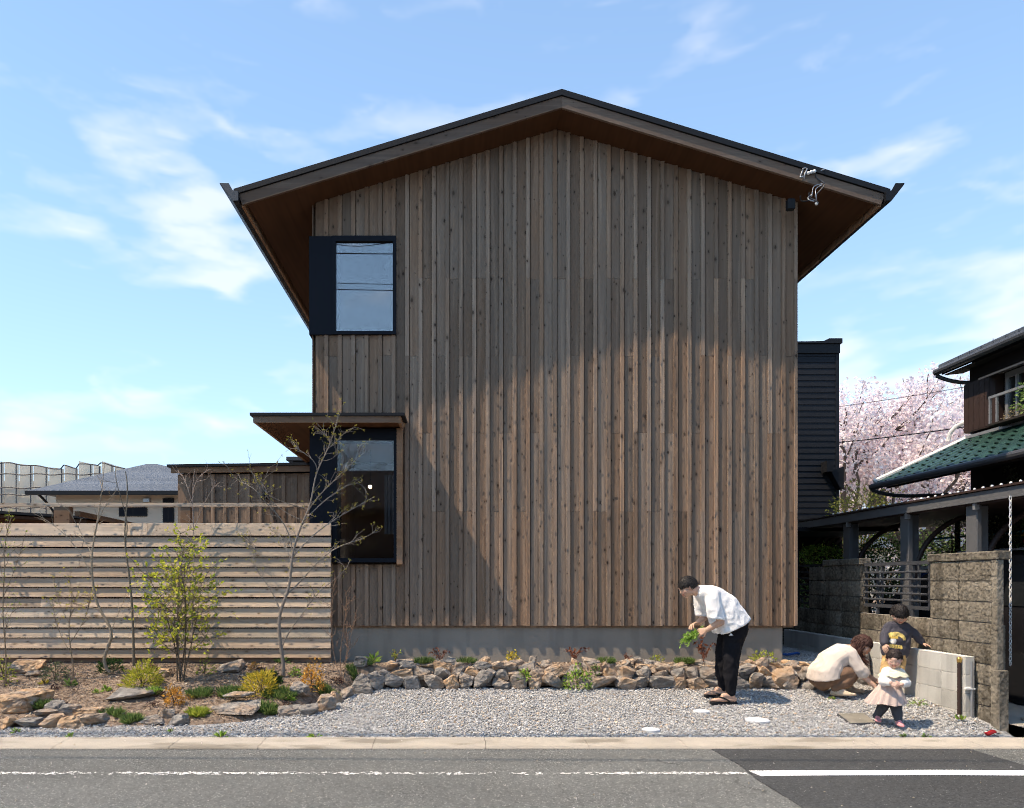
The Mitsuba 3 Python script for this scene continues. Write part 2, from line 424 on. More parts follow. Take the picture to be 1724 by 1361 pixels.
put('garden_soil', grid(np.linspace(-9, -1.15, 120), np.linspace(7.5, 10.4, 60), soil_z), 'm_soil', smooth=True, kind='structure', label='brown mulched soil of the garden bed')
put('planter_soil', grid(np.linspace(-1.6, 4.46, 70), np.linspace(9.40, 9.93, 10), lambda x, y: 0.475 + 0.05 * (meshkit.fbm(np.stack([x * 3, y * 4, x * 0], -1), 3, 9) - 0.5) - 0.25 * sst(9.47, 9.40, y)),
    'm_soil', smooth=True, kind='structure', label='strip of soil between the stone edging and the house')


def pebbles(xy, z, size, pal, seed, flat=0.65):
    rr = np.random.default_rng(seed)
    n = len(xy)
    base = np.array(trimesh.creation.icosahedron().vertices)
    keep = [0, 1, 2, 3, 4, 5, 6, 7, 8, 9, 10, 11]
    shapes = []
    for s in range(14):
        pts = base[rr.choice(keep, 8, replace=False)] * rr.uniform(0.6, 1.15, (8, 1)) * [1, rr.uniform(.6, 1), flat * rr.uniform(.7, 1.2)]
        h = trimesh.convex.convex_hull(pts)
        shapes.append((np.array(h.vertices), np.array(h.faces)))
    vs, fs, cs, off = [], [], [], 0
    sh = rr.integers(0, len(shapes), n)
    an = rr.uniform(0, 2 * np.pi, n)
    tl = rr.normal(0, 0.45, (n, 2))
    for s in range(len(shapes)):
        idx = np.nonzero(sh == s)[0]
        v, f = shapes[s]
        k = len(idx)
        P = v[None] * size[idx][:, None, None]
        P = np.stack([P[..., 0], P[..., 1] * np.cos(tl[idx, 0])[:, None] - P[..., 2] * np.sin(tl[idx, 0])[:, None], P[..., 1] * np.sin(tl[idx, 0])[:, None] + P[..., 2] * np.cos(tl[idx, 0])[:, None]], -1)
        c, si = np.cos(an[idx])[:, None], np.sin(an[idx])[:, None]
        P = np.stack([P[..., 0] * c - P[..., 1] * si, P[..., 0] * si + P[..., 1] * c, P[..., 2]], -1)
        P += np.column_stack([xy[idx], z[idx]])[:, None, :]
        vs.append(P.reshape(-1, 3))
        fs.append((f[None] + (np.arange(k) * len(v))[:, None, None] + off).reshape(-1, 3))
        cs.append(np.repeat(pal[idx], len(v), 0))
        off += k * len(v)
    return np.vstack(vs), np.vstack(fs), np.vstack(cs)


def gravel():
    rr = np.random.default_rng(3)
    n = 130000
    xy = np.column_stack([rr.uniform(-6.6, 5.5, n), rr.uniform(7.35, 10.9, n)])
    x, y = xy.T
    front = np.interp(x, XB[:, 0], XB[:, 1]) + 0.06 * np.sin(x * 3) + 0.04 * np.sin(x * 7.7)
    ok = (y < 9.36) & np.where(x < -1.15, (y < front + 0.05) | (x > xb(y) - 0.05), True) & (x > -6.6)
    ok &= ~((x < 4.38) & (y > 9.36)) 
    ok |= (x > 4.40) & (y < 10.9) & (x < 5.45)
    ok &= ~((y > 9.4) & (rr.random(n) < 0.25))
    for dx, dy, r in ((2.75, 8.32, .105), (3.24, 7.98, .138), (1.99, 7.64, .102)):
        ok &= np.hypot(x - dx, y - dy) > r
    xy = xy[ok]
    n = len(xy)
    size = rr.gamma(5, 0.0108 / 5, n).clip(0.005, 0.027) + 0.002
    z = drive_z(xy[:, 0], xy[:, 1]) + rr.uniform(-0.012, 0.006, n)
    g = rr.normal(0.42, 0.085, n).clip(0.17, 0.75)[:, None]
    tint = np.where(rr.random((n, 1)) < 0.06, [[1.15, 0.92, 0.72]], np.where(rr.random((n, 1)) < 0.3, [[1.03, 1.0, 0.965]], [[1.0, 1.0, 1.005]]))
    return pebbles(xy, z, size, g * tint, 5)


v, f, c = gravel()
put('gravel', (v, f), 'm_vc', color=c, kind='stuff', label='loose grey crushed gravel covering the drive', cat='gravel')


def mulch():
    rr = np.random.default_rng(21)
    n = 14000
    x, y = rr.uniform(-6.6, -1.2, n), rr.uniform(7.6, 9.65, n)
    ok = (y > np.interp(x, XB[:, 0], XB[:, 1]) + 0.03) & (x < xb(y) - 0.03)
    x2 = rr.uniform(-1.3, 4.4, 2600)
    x = np.r_[x[ok], x2]
    y = np.r_[y[ok], rr.uniform(9.42, 9.86, 2600)]
    z = np.where(x < -1.1, np.maximum(soil_z(x, y), 0), 0.475) + 0.004
    n = len(x)
    a, L, w = rr.uniform(0, np.pi, n), rr.uniform(0.008, 0.042, n), rr.uniform(0.002, 0.006, n)
    d = np.column_stack([np.cos(a), np.sin(a), rr.normal(0, .25, n)]) * L[:, None]
    s = np.column_stack([-np.sin(a), np.cos(a), rr.normal(0, .5, n)]) * w[:, None]
    c = np.column_stack([x, y, z + abs(d[:, 2])])
    v = np.stack([c - d, c + s, c + d, c - s], 1).reshape(-1, 3)
    f = (np.arange(n)[:, None, None] * 4 + np.array([[0, 1, 2], [0, 2, 3]])[None]).reshape(-1, 3)
    t = rr.random((n, 1))
    col = np.where(t < 0.5, [[0.29, 0.215, 0.155]], np.where(t < 0.8, [[0.15, 0.105, 0.075]], [[0.52, 0.44, 0.34]])) * rr.uniform(.7, 1.25, (n, 1))
    return v, f, np.repeat(col, 4, 0)


v, f, c = mulch()
put('mulch', (v, f), 'm_vc', color=c, kind='stuff', label='dry bark chips and straw lying on the garden soil', cat='mulch')

# ---------------------------------------------------------------- the timber house
DF, DR = 9.84, 9.338
XL, XR, RX, RZ, SL = -1.984, 4.528, 1.298, 7.869, 0.3044
H = thing('timber_house', 'large gabled house clad in weathered brown vertical boards and battens', 'house')
WUP = (-2.05, -0.864, 4.886, 6.206)
WLO = (-2.05, -0.765, 1.80, 3.60)


def soff(x):
    return 7.645 - SL * abs(x - RX)


def minus(rects, hole):
    out = []
    for x0, x1, z0, z1 in rects:
        a, b, c, d = max(x0, hole[0]), min(x1, hole[1]), max(z0, hole[2]), min(z1, hole[3])
        if a >= b - 1e-6 or c >= d - 1e-6:
            out.append((x0, x1, z0, z1))
            continue
        if z1 > d:
            out.append((x0, x1, d, z1))
        if z0 < c:
            out.append((x0, x1, z0, c))
        if x0 < a:
            out.append((x0, a, c, d))
        if x1 > b:
            out.append((b, x1, c, d))
    return [r for r in out if r[1] - r[0] > 0.012 and r[3] - r[2] > 0.02]


# wall core: front with two openings, sides, back
core = []
XS = [XL + 0.02, -1.70, -0.90, XR - 0.02]
glass_up, glass_lo = (-1.72, -0.864, 4.886, 6.206), (-1.70, -0.80, 1.80, 3.60)
for x0, x1, z0, z1 in minus(minus([(XL + 0.03, XR - 0.03, 0.95, 6.58)], glass_up), glass_lo):
    core.append(box(x0, x1, DF + 0.023, DF + 0.14, z0, z1))
core.append(prism([(XL + 0.03, 6.58), (XR - 0.03, 6.58), (XR - 0.03, soff(XR) + 0.03), (RX, soff(RX) + 0.03), (XL + 0.03, soff(XL) + 0.03)], 'y', DF + 0.023, DF + 0.14))
core += [box(XR - 0.15, XR - 0.03, DF + 0.14, 18.0, 0.95, 6.62), box(XL + 0.03, XL + 0.15, DF + 0.14, 18.0, 0.95, 6.62),
         box(XL + 0.15, XR - 0.15, 17.88, 18.0, 0.95, 6.62)]
WALL = put('wall', cat(*core), 'm_clad', H, uv=(.37, .25))
NC = 36
PW = (XR - XL) / NC
JOINTS = [5.646, 4.606, 3.566, 2.51]
rr = np.random.default_rng(31)
for i in range(NC):
    x0, x1 = XL + i * PW, XL + (i + 1) * PW
    xm = (x0 + x1) / 2
    top = soff(np.clip(RX, x0, x1)) + 0.0
    for kind, a, b, ya, yb in (('board', x0 + 0.038, x1 - 0.002, DF, DF + 0.02), ('batten', x1 - 0.026, x1 + 0.026, DF - 0.0195, DF + 0.0015)):
        if kind == 'batten' and i == NC - 1:
            b = x1 + 0.006
            a = b - 0.04
        js = [j for k, j in enumerate(JOINTS) if (k + i + (kind == 'batten')) % 2 == 0 and rr.random() < 0.75]
        hi = soff(a if a > RX else b if b < RX else RX)
        zs = [0.974 - 0.004 * rr.random()] + sorted(j + rr.normal(0, 0.004) for j in js) + [hi + 0.004]
        for z0, z1 in zip(zs[:-1], zs[1:]):
            u = rr.random()
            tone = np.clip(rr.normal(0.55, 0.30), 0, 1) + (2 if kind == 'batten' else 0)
            rects = minus(minus([(a, b, z0 + 0.0015, z1 - 0.0015)], WUP), WLO)
            for r in rects:
                t = rr.uniform(-0.0012, 0.0012)
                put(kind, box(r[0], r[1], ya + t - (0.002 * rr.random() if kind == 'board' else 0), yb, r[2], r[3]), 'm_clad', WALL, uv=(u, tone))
# left return of the cladding and right corner trim
put('corner_board', box(XL - 0.012, XL + 0.0, DF + 0.002, DF + 0.10, 0.975, soff(XL) - 0.01), 'm_clad', WALL, uv=(.3, .5))
for i in range(14):
    y0 = DF + 0.105 + i * 0.3
    for z0, z1 in ([(0.975, 1.8), (3.75, 4.886), (6.206, soff(XL) - .01)] if y0 < 10.9 else [(0.975, 3.55), (3.75, soff(XL) - 0.01)]):
        put('side_board', box(XL - 0.012, XL + 0.028, y0, y0 + 0.29, z0, z1), 'm_clad', WALL, uv=(rr.random(), rr.random()))
for i in range(27):
    y0 = DF + 0.02 + i * 0.3
    put('side_board', box(XR - 0.028, XR + 0.004, y0, y0 + 0.29, 0.975, soff(XR) - 0.01), 'm_clad', WALL, uv=(rr.random(), rr.random()))
put('foundation', box(-1.93, 4.36, DF + 0.052, 17.9, 0.1, 0.985), 'm_concrete', H)

# roof
ROOF = put('roof', cat(prism([(RX, RZ), (-2.90, RZ - SL * 4.198), (-2.90, RZ - SL * 4.198 - 0.07), (RX, RZ - 0.075), (5.496, RZ - SL * 4.198 - 0.07), (5.496, RZ - SL * 4.198)], 'y', DR, 18.4)), 'm_roofmetal', H)
for s in (-1, 1):
    ex = RX + s * 4.14
    zt, zb = RZ - 0.078, 7.645
    put('bargeboard', prism([(RX + s * 0.001, zt), (ex, zt - SL * 4.14), (RX + s * 4.092, zb - SL * 4.092), (RX + s * 0.001, zb)], 'y', DR + 0.022, DR + 0.058), 'm_barge', ROOF, uv=(0.2 + 0.3 * s, 0.6))
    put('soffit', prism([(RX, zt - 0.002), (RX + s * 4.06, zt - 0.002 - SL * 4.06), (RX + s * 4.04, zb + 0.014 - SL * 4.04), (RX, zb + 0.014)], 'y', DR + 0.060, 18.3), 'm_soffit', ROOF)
    put('fascia', prism([(RX + s * 4.075, zt - 0.004 - SL * 4.06), (RX + s * 4.11, zt - 0.004 - SL * 4.11), (RX + s * 4.11, zb - 0.012 - SL * 4.09), (RX + s * 4.075, zb - 0.012 - SL * 4.09)], 'y', DR + 0.060, 18.3), 'm_timber', ROOF, uv=(.4, .1))
    g = np.array([(4.125, 6.545), (4.13, 6.43), (4.20, 6.425), (4.36, 6.63), (4.37, 6.655), (4.345, 6.655), (4.19, 6.452), (4.155, 6.452), (4.15, 6.545)])
    g[:, 0] = RX + s * g[:, 0]
    put('gutter', prism(g, 'y', DR - 0.02, 18.4), 'm_blackmetal', ROOF)
    g2 = np.array([(4.13, 6.545), (4.13, 6.43), (4.20, 6.425), (4.365, 6.65), (4.25, 6.65), (4.2, 6.56)])
    g2[:, 0] = RX + s * g2[:, 0]
    put('gutter_end', prism(g2, 'y', DR - 0.026, DR - 0.0205), 'm_greysteel' if s < 0 else 'm_blackmetal', ROOF)

# upper corner window
WU = thing  # (windows are parts of the house)
UW = put('upper_window', box(-2.03, -1.72, DF - 0.035, DF + 1.0, 4.886, 6.206), 'm_navy', H, label='navy corner casing of the upper window')
put('frame', cat(box(-1.718, -0.864, DF - 0.05, DF + 0.05, 6.134, 6.206), box(-1.718, -0.864, DF - 0.05, DF + 0.05, 4.886, 4.927),
                 box(-1.718, -1.672, DF - 0.05, DF + 0.05, 4.928, 6.133), box(-0.904, -0.864, DF - 0.05, DF + 0.05, 4.928, 6.133)), 'm_navy', UW)
put('pane', box(-1.672, -0.904, DF - 0.012, DF - 0.0119, 4.927, 6.134), 'm_glass', UW)
put('blind', box(-1.68, -0.895, DF + 0.3, DF + 0.31, 4.9, 6.15), 'm_navy', UW)
# lower bay window, stands 0.14 m proud
DB = DF - 0.14
LW = put('lower_window', cat(box(-2.0, -1.70, DB, DF + 0.6, 1.827, 3.60), box(-1.699, -0.845, DB, DF + 0.14, 3.452, 3.60), box(-1.699, -0.845, DB, DF + 0.14, 1.827, 1.882),
                             box(-1.699, -1.641, DB + 0.001, DF + 0.14, 1.883, 3.451), box(-0.883, -0.845, DB + 0.001, DF + 0.14, 1.883, 3.451)), 'm_navy', H, label='dark framed bay window under the small canopy')
put('pane', box(-1.641, -0.883, DB + 0.03, DB + 0.0301, 1.882, 3.452), 'm_glasslow', LW)
put('trim', box(-0.8445, -0.772, DB - 0.012, DF - 0.016, 1.80, 3.605), 'm_timber', LW, uv=(.1, .1))
# canopy over the bay, wrapping round the corner
CA = put('canopy', cat(box(-2.70, -0.716, 9.37, DF - 0.0165, 3.70, 3.738), box(-2.70, XL - 0.014, DF - 0.016, 12.7, 3.70, 3.738)), 'm_roofmetal', H)
put('fascia', box(-2.665, -0.80, 9.395, 9.425, 3.616, 3.698), 'm_timber', CA, uv=(.7, .25))
put('fascia', box(-0.799, -0.765, 9.395, DF - 0.017, 3.607, 3.698), 'm_timber', CA, uv=(.2, .1))
put('fascia', box(-2.665, -2.63, 9.426, 12.65, 3.616, 3.698), 'm_timber', CA, uv=(.5, .2))
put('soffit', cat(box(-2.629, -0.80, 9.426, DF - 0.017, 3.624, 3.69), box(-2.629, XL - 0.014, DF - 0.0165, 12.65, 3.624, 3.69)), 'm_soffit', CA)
# interior seen through the bay window
rm = cat(box(XL + 0.16, 2.2, 12.6, 12.65, 0.98, 3.58), box(XL + 0.16, 2.2, DF + 0.15, 12.6, 0.96, 0.99), box(XL + 0.16, 2.2, DF + 0.15, 12.6, 3.61, 3.64), box(2.2, 2.25, DF + 0.15, 12.6, 0.98, 3.6))
put('room', rm, 'm_room', H)
put('room', box(-1.95, 4.4, 10.9, 10.95, 4.2, 6.4), 'm_darkwall', H)
LP = thing('pendant_lamp', 'small glowing pendant lamp seen through the lower window', 'lamp')
put('cord', box(-1.385, -1.38, 11.2, 11.205, 3.05, 3.6), 'm_blackmetal', LP)
scene[numbered(LP + '__bulb')] = {**mikit.ply(blob((-1.382, 11.2, 3.02), 0.027, 2), 'm_white', smooth=True), 'emitter': {'type': 'area', 'radiance': rgb((9, 6.0, 3.0))}}
CB = thing('wooden_cabinet', 'small orange wooden cabinet standing inside the lower window', 'cabinet')
put('case', cat(box(-1.86, -1.60, 10.15, 10.45, 1.0, 2.16)), 'm_timber', CB, uv=(.5, 0))
put('door', box(-1.84, -1.62, 10.135, 10.149, 1.62, 2.10), 'm_timber', CB, uv=(.9, 0))
CU = thing('curtain', 'grey curtain hanging at the right inside the lower window', 'curtain')
cxs = np.linspace(-1.09, -0.93, 30)
put('cloth', prism(np.vstack([np.column_stack([cxs, 10.5 + 0.02 * np.sin(cxs * 120)]), np.column_stack([cxs, 10.51 + 0.02 * np.sin(cxs * 120)])[::-1]]), 'z', 2.25, 3.1), 'm_postgrey', CU)
# ---------------------------------------------------------------- stones
def rock(c, size, seed, flat=1.0, n=20, sub=1, yaw=None, slab=False, roll=0.0):
    """angular broken stone: the hull of jittered points, subdivided and roughened"""
    r = np.random.default_rng(seed)
    d = r.normal(size=(n, 3))
    d /= np.linalg.norm(d, axis=1, keepdims=True)
    p = np.sign(d) * abs(d) ** (0.55 if not slab else 0.4) * r.uniform(0.78, 1.0, (n, 1))
    for _ in range(3):                       # cleave a few faces
        k = r.normal(size=3)
        k /= np.linalg.norm(k)
        o = r.uniform(0.55, 0.8)
        s = p @ k
        p = p - np.maximum(s - o, 0)[:, None] * k
    h = trimesh.convex.convex_hull(p)
    for _ in range(sub):
        h = h.subdivide()
    v = np.array(h.vertices)
    v += h.vertex_normals * ((meshkit.fbm(v * 2.3 + seed * 3.1, 3, seed % 97) - 0.5) * 0.20)[:, None]
    v *= np.asarray(size) / 2 / np.abs(v).max(0)
    ca, sa = math.cos(roll), math.sin(roll)
    v = np.column_stack([v[:, 0] * ca - v[:, 2] * sa, v[:, 1], v[:, 0] * sa + v[:, 2] * ca])
    v = rotz(v, r.uniform(-0.35, 0.35) if yaw is None else yaw)
    return v + np.asarray(c), np.array(h.faces)


SW = thing('stone_edging', 'low dry stone edging of rough grey and ochre rocks along the house front', 'stone wall')
rr = np.random.default_rng(8)
x = -1.16
rows = [(9.36, 0.275, 0.18, (0.18, 0.36)), (9.43, 0.375, 0.165, (0.16, 0.32)), (9.50, 0.455, 0.13, (0.16, 0.30)), (9.60, 0.49, 0.10, (0.14, 0.28))]
for ri, (y, zc, hh, wr) in enumerate(rows):
    x = -1.20 + 0.12 * ri
    while x < 4.50 - 0.1 * ri:
        w = rr.uniform(*wr)
        h = hh * rr.uniform(0.85, 1.3 if ri < 2 else 1.15)
        if ri >= 2 and rr.random() < 0.2:
            x += w * 0.8
            continue
        c = (x + w / 2, y + rr.normal(0, 0.012), zc + rr.normal(0, 0.012) + (h - hh) * 0.2)
        put('stone', rock(c, (w * 1.12, rr.uniform(0.20, 0.27), h * 1.12), int(rr.integers(1e6)), roll=rr.normal(0, .45)), 'm_rock', SW,
            uv=(rr.random(), rr.choice([0.0, 0.1, 0.25, 0.35, 0.5, 0.8], p=[.15, .14, .2, .2, .18, .13])))
        x += w * 0.94
tone = lambda **k: None
put('stone', rock((4.12, 9.40, 0.335), (0.40, 0.28, 0.30), 11), 'm_rock', SW, uv=(.3, .6), label='large tan stone near the right end of the edging')
put('stone', rock((4.42, 9.62, 0.47), (0.40, 0.26, 0.17), 15), 'm_rock', SW, uv=(.7, 1.0), label='orange stone on top of the right end of the edging')

# (px centre x, px bottom y, width px, height px, depth m, ochre 0-1, seed, label)
ROCKS = [
    (22, 1204, 60, 36, .50, .85, 1, 'big tan rock at the left edge of the garden bed', 0),
    (36, 1138, 56, 20, .42, .55, 2, 'layered tan and grey rock beside the fence at the far left', 0),
    (56, 1144, 34, 13, .25, .45, 3, 'small flat tan rock in front of the layered rock by the fence', 0),
    (211, 1189, 84, 24, .55, .05, 4, 'wide flat grey slab lying in the soil below the yellow conifer', 1),
    (5, 1229, 30, 18, .22, .75, 5, 'tan edging rock cut by the left edge of the view', 0),
    (43, 1227, 42, 19, .26, .0, 6, 'blue grey slate edging rock second from the left', 1),
    (72, 1212, 38, 12, .20, .5, 7, 'thin brown rock lying behind the slate edging rock', 0),
    (86, 1201, 32, 16, .22, .1, 8, 'pale grey pointed rock at the back of the left rock group', 0),
    (107, 1208, 40, 17, .22, .15, 9, 'grey rock between the pale pointed rock and the orange one', 0),
    (145, 1209, 48, 17, .24, .8, 10, 'orange topped flat rock at the right of the rear edging row', 1),
    (83, 1227, 43, 22, .24, .45, 12, 'olive tan edging rock third from the left', 0),
    (113, 1229, 46, 24, .24, .75, 13, 'cream and rust edging rock fourth from the left', 0),
    (153, 1226, 54, 19, .25, .35, 14, 'pinkish wedge shaped edging rock fifth from the left', 0),
    (250, 1224, 52, 16, .28, .0, 16, 'dark slate slab on the gravel edge below the orange shrub', 1),
    (280, 1212, 25, 15, .18, .3, 17, 'small whitish rock behind the dark slate slab', 0),
    (296, 1223, 32, 16, .2, .05, 18, 'grey rock touching the right end of the dark slate slab', 0),
    (273, 1144, 25, 17, .18, .45, 19, 'pale cream rock beside the yellow conifer', 0),
    (383, 1136, 50, 20, .35, .25, 20, 'brown and grey pointed rock below the fence', 0),
    (394, 1208, 78, 26, .42, .3, 22, 'thick pinkish stepping slab in the middle of the bed', 1),
    (502, 1179, 36, 22, .26, .4, 23, 'tan topped block of rock right of the gold conifer', 0),
    (483, 1208, 44, 18, .25, .05, 24, 'slate grey rock at the gravel edge left of the brown rocks', 0),
    (517, 1207, 36, 21, .24, .1, 25, 'grey split rock leaning beside the brown edge rock', 0),
    (544, 1199, 38, 26, .28, .55, 26, 'brown angular rock on the curve of the gravel edge', 0),
    (561, 1187, 30, 22, .24, .4, 27, 'olive rock behind the brown angular rock', 0),
    (582, 1178, 28, 18, .24, .2, 28, 'pale flat rock just left of the stone edging', 0),
    (609, 1170, 42, 38, .30, .0, 29, 'tall dark grey rock at the left end of the stone edging', 0),
    (608, 1143, 26, 16, .2, .05, 34, 'small grey rock on top of the tall dark end rock', 0),
    (1451, 1146, 40, 46, .34, .15, 30, 'grey boulder behind the crouching woman', 0),
    (1461, 1156, 30, 22, .25, .1, 32, 'flat grey rock between the crouching woman and the girl', 1),
    (1378, 1158, 24, 20, .2, .1, 33, 'small grey rock at the right end of the edging by the woman', 0),
]


def ground_depth(px, py):
    """where the sight line of a measured ground contact meets the terrain"""
    D = np.linspace(7.0, 11.5, 2000)
    z = CZ - (py - HY) * D / F
    g = gza((px - CX) * D / F, D)
    return float(D[np.argmin(np.where(z <= g + 0.002, D, 99))])


for px, pb, w, h, dep, och, sd, lab, slab in ROCKS:
    D = ground_depth(px, pb - 2)
    s = D / F
    hm = h * s * (0.95 if not slab else 0.7)
    X = (px - CX) * s
    g = gz(X, D + dep * .3)
    key = put('rock', rock((X, D + dep * 0.42, max(g, gz(X, D)) + hm * 0.30), (w * s * 1.04, dep, hm * (1.35 if not slab else 1.15)), sd * 7 + 3, slab=bool(slab), sub=2 if w > 35 else 1), 'm_rock', uv=(sd * .137 % 1, och))
    tag(key, lab, 'rock')
D = ground_depth(394, 1195)
tag(put('rock', rock(((394 - CX) * D / F, D + 0.12, gz(-3, D) + 0.155), (0.36, 0.24, 0.045), 91, slab=True), 'm_rock', uv=(.9, .28)), 'thin pale flake of stone lying on the pinkish stepping slab', 'rock')

# ---------------------------------------------------------------- horizontal board fence
FE = thing('board_fence', 'long fence of pale horizontal timber boards with dark gaps', 'fence')
rr = np.random.default_rng(41)
tops = [881, 905, 923, 939, 956, 973, 990, 1008, 1024, 1041, 1059, 1075, 1094]
bots = [902, 921, 937.5, 954.5, 971.5, 988.5, 1005.5, 1022.5, 1039.5, 1056.5, 1073.5, 1091.5, 1107.5]
YF = 9.60
for k, (a, b) in enumerate(zip(tops, bots)):
    zt, zb = CZ - (a - HY) * YF / F, CZ - (b - HY) * YF / F
    xs = [-9.0, -5.2 + rr.uniform(-1.2, 1.2), -1.70]
    for x0, x1 in zip(xs[:-1], xs[1:]):
        t = rr.normal(0, 0.002)
        prof = [(YF - 0.022 + t, zb), (YF + 0.004 + t, zb - 0.003), (YF + 0.032 + t, zt - 0.003), (YF + 0.006 + t, zt)]
        put('board', prism(prof, 'x', x0 + 0.002, x1 - 0.002), 'm_fence', FE, uv=(rr.random(), np.clip(rr.normal(0.45, 0.3), 0, 1)))
put('base_board', box(-9.0, -1.70, YF + 0.045, YF + 0.07, 0.40, 0.50), 'm_timber', FE, uv=(.3, .6))
put('base_board', box(-9.0, -1.705, YF + 0.045, YF + 0.07, 0.505, 0.575), 'm_timber', FE, uv=(.8, .5))
put('backing', box(-9.0, -1.71, YF + 0.075, YF + 0.082, 0.35, 2.25), 'm_darkwall', FE)
for xp in (-8.5, -6.7, -4.9, -3.3, -1.80):
    put('post', box(xp, xp + 0.09, YF + 0.085, YF + 0.175, 0.2, 2.30), 'm_timber', FE, uv=(.5, .5))

# rail frame of the deck behind the fence
PG = thing('deck_rail', 'slim timber rail on posts running behind the board fence', 'rail')
put('top_rail', box(-9, -1.96, 10.27, 10.36, 2.622, 2.674), 'm_fence', PG, uv=(.4, .3))
for x0, x1 in ((-5.72, -5.50), (-3.94, -3.80)):
    put('post', box(x0, x1, 10.28, 10.38, 1.0, 2.62), 'm_timber', PG, uv=(.2, .2))
put('brace', prism([(10.3, 2.5), (10.3, 2.56), (12.6, 2.52), (12.6, 2.46)], 'x', -5.44, -5.36), 'm_timber', PG, uv=(.3, .2))

# annex wing with board cladding
AN = thing('timber_annex', 'single storey wing clad in brown vertical boards beside the house', 'annex')
YA = 12.72
put('wall', box(-4.90, -2.02, YA + 0.02, 17.0, 0.4, 3.45), 'm_darkwall', AN)
rr = np.random.default_rng(5)
xa = -4.92
while xa < -2.05:
    w = 0.205
    zt = 3.425 + 0.035 * (xa + 4.92) / 2.9
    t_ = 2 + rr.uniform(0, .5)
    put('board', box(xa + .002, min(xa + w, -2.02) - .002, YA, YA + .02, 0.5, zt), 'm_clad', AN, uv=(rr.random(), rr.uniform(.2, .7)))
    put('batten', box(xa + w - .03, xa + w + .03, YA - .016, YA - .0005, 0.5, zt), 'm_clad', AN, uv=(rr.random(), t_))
    xa += w
put('fascia', prism([(-5.0, 3.44), (-2.02, 3.475), (-2.02, 3.575), (-5.0, 3.535)], 'y', YA - 0.10, YA - 0.06), 'm_timber', AN, uv=(.2, .1))
put('roof', prism([(-5.06, 3.54), (-2.0, 3.58), (-2.0, 3.625), (-5.06, 3.585)], 'y', YA - 0.13, 17.1), 'm_roofmetal', AN)
LM = thing('wall_lamp', 'small black lamp on the board wall of the annex', 'wall lamp')
put('bracket', box(-3.425, -3.365, YA - 0.05, YA - 0.0165, 3.02, 3.12), 'm_blackmetal', LM)
put('shade', cyl((-3.395, YA - 0.09, 2.985), 0.05, 0.12, 'z', 14, 0.035), 'm_blackmetal', LM)
VT = thing('roof_vent', 'grey metal vent box on the annex roof below the canopy', 'vent')
put('body', rbox(-3.12, -2.85, 13.6, 13.9, 3.62, 3.80), 'm_greysteel', VT)
put('cap', rbox(-3.22, -2.78, 13.5, 14.0, 3.80, 3.87), 'm_greysteel', VT)

# low lean-to roof behind the fence at far left
LN = thing('lean_to_roof', 'low dark lean-to roof with a brown underside behind the fence', 'roof')
put('sheet', prism([(-13.0, 3.05), (-5.9, 2.60), (-5.9, 2.56), (-13.0, 3.0)], 'y', 11.6, 14.5), 'm_roofmetal', LN)
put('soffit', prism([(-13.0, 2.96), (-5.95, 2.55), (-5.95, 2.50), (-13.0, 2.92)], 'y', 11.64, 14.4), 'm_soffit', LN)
put('beam', box(-13, -5.95, 11.66, 11.76, 2.30, 2.46), 'm_timber', LN, uv=(.2, .1))
put('wall', box(-13, -6.0, 13.8, 13.9, 0, 2.6), 'm_timber', LN, uv=(.6, .1))

# hipped slate roofed house behind
HB = thing('hip_roof_house', 'beige rendered house with a blue grey hipped slate roof behind the fence', 'house')
Yh = 30.0
put('wall', box(-16.6, -9.2, Yh, Yh + 7, 0, 5.1), 'm_beige', HB)
ex0, ex1, ez, rz = -17.4, -7.6, 5.16, 6.9
rx0, rx1 = -14.4, -13.9
v = np.array([[ex0, Yh - .7, ez], [ex1, Yh - .7, ez], [ex1, Yh + 7.7, ez], [ex0, Yh + 7.7, ez], [rx0, Yh + 3.5, rz], [rx1, Yh + 3.5, rz]])
put('roof', (v, np.array([[0, 1, 5], [0, 5, 4], [1, 2, 5], [2, 3, 4], [2, 4, 5], [3, 0, 4], [0, 2, 1], [0, 3, 2]])), 'm_slate', HB, uv=(.5, .5))
ROOFH = HB + '__roof'
rr = np.random.default_rng(2)
for k in range(9):                                   # slate courses, each a strip with a proud lower edge
    t0, t1 = k / 9, (k + 1) / 9
    lo0, lo1 = ex0 + (rx0 - ex0) * t0, ex1 + (rx1 - ex1) * t0
    hi0, hi1 = ex0 + (rx0 - ex0) * t1, ex1 + (rx1 - ex1) * t1
    y0, y1, z0, z1 = Yh - .7 + 4.2 * t0, Yh - .7 + 4.2 * t1, ez + (rz - ez) * t0, ez + (rz - ez) * t1
    q = np.array([[lo0, y0 - .01, z0 + .010], [lo1, y0 - .01, z0 + .010], [hi1, y1, z1 + .012], [hi0, y1, z1 + .012], [lo0, y0 - .01, z0], [lo1, y0 - .01, z0]])
    put('slate_course', (q, np.array([[0, 1, 2], [0, 2, 3], [4, 5, 1], [4, 1, 0]])), 'm_slate', ROOFH, uv=(rr.random(), .5))
put('gutter', box(ex0, ex1, Yh - .82, Yh - .70, ez - .16, ez), 'm_blackmetal', HB)
put('downpipe', tube(curve([(-17.0, Yh - .6, ez - .1), (-16.8, Yh - .2, ez - .5), (-16.6, Yh - .05, ez - .9), (-16.6, Yh - .05, 2)], 14), 0.05, 6), 'm_blackmetal', HB)
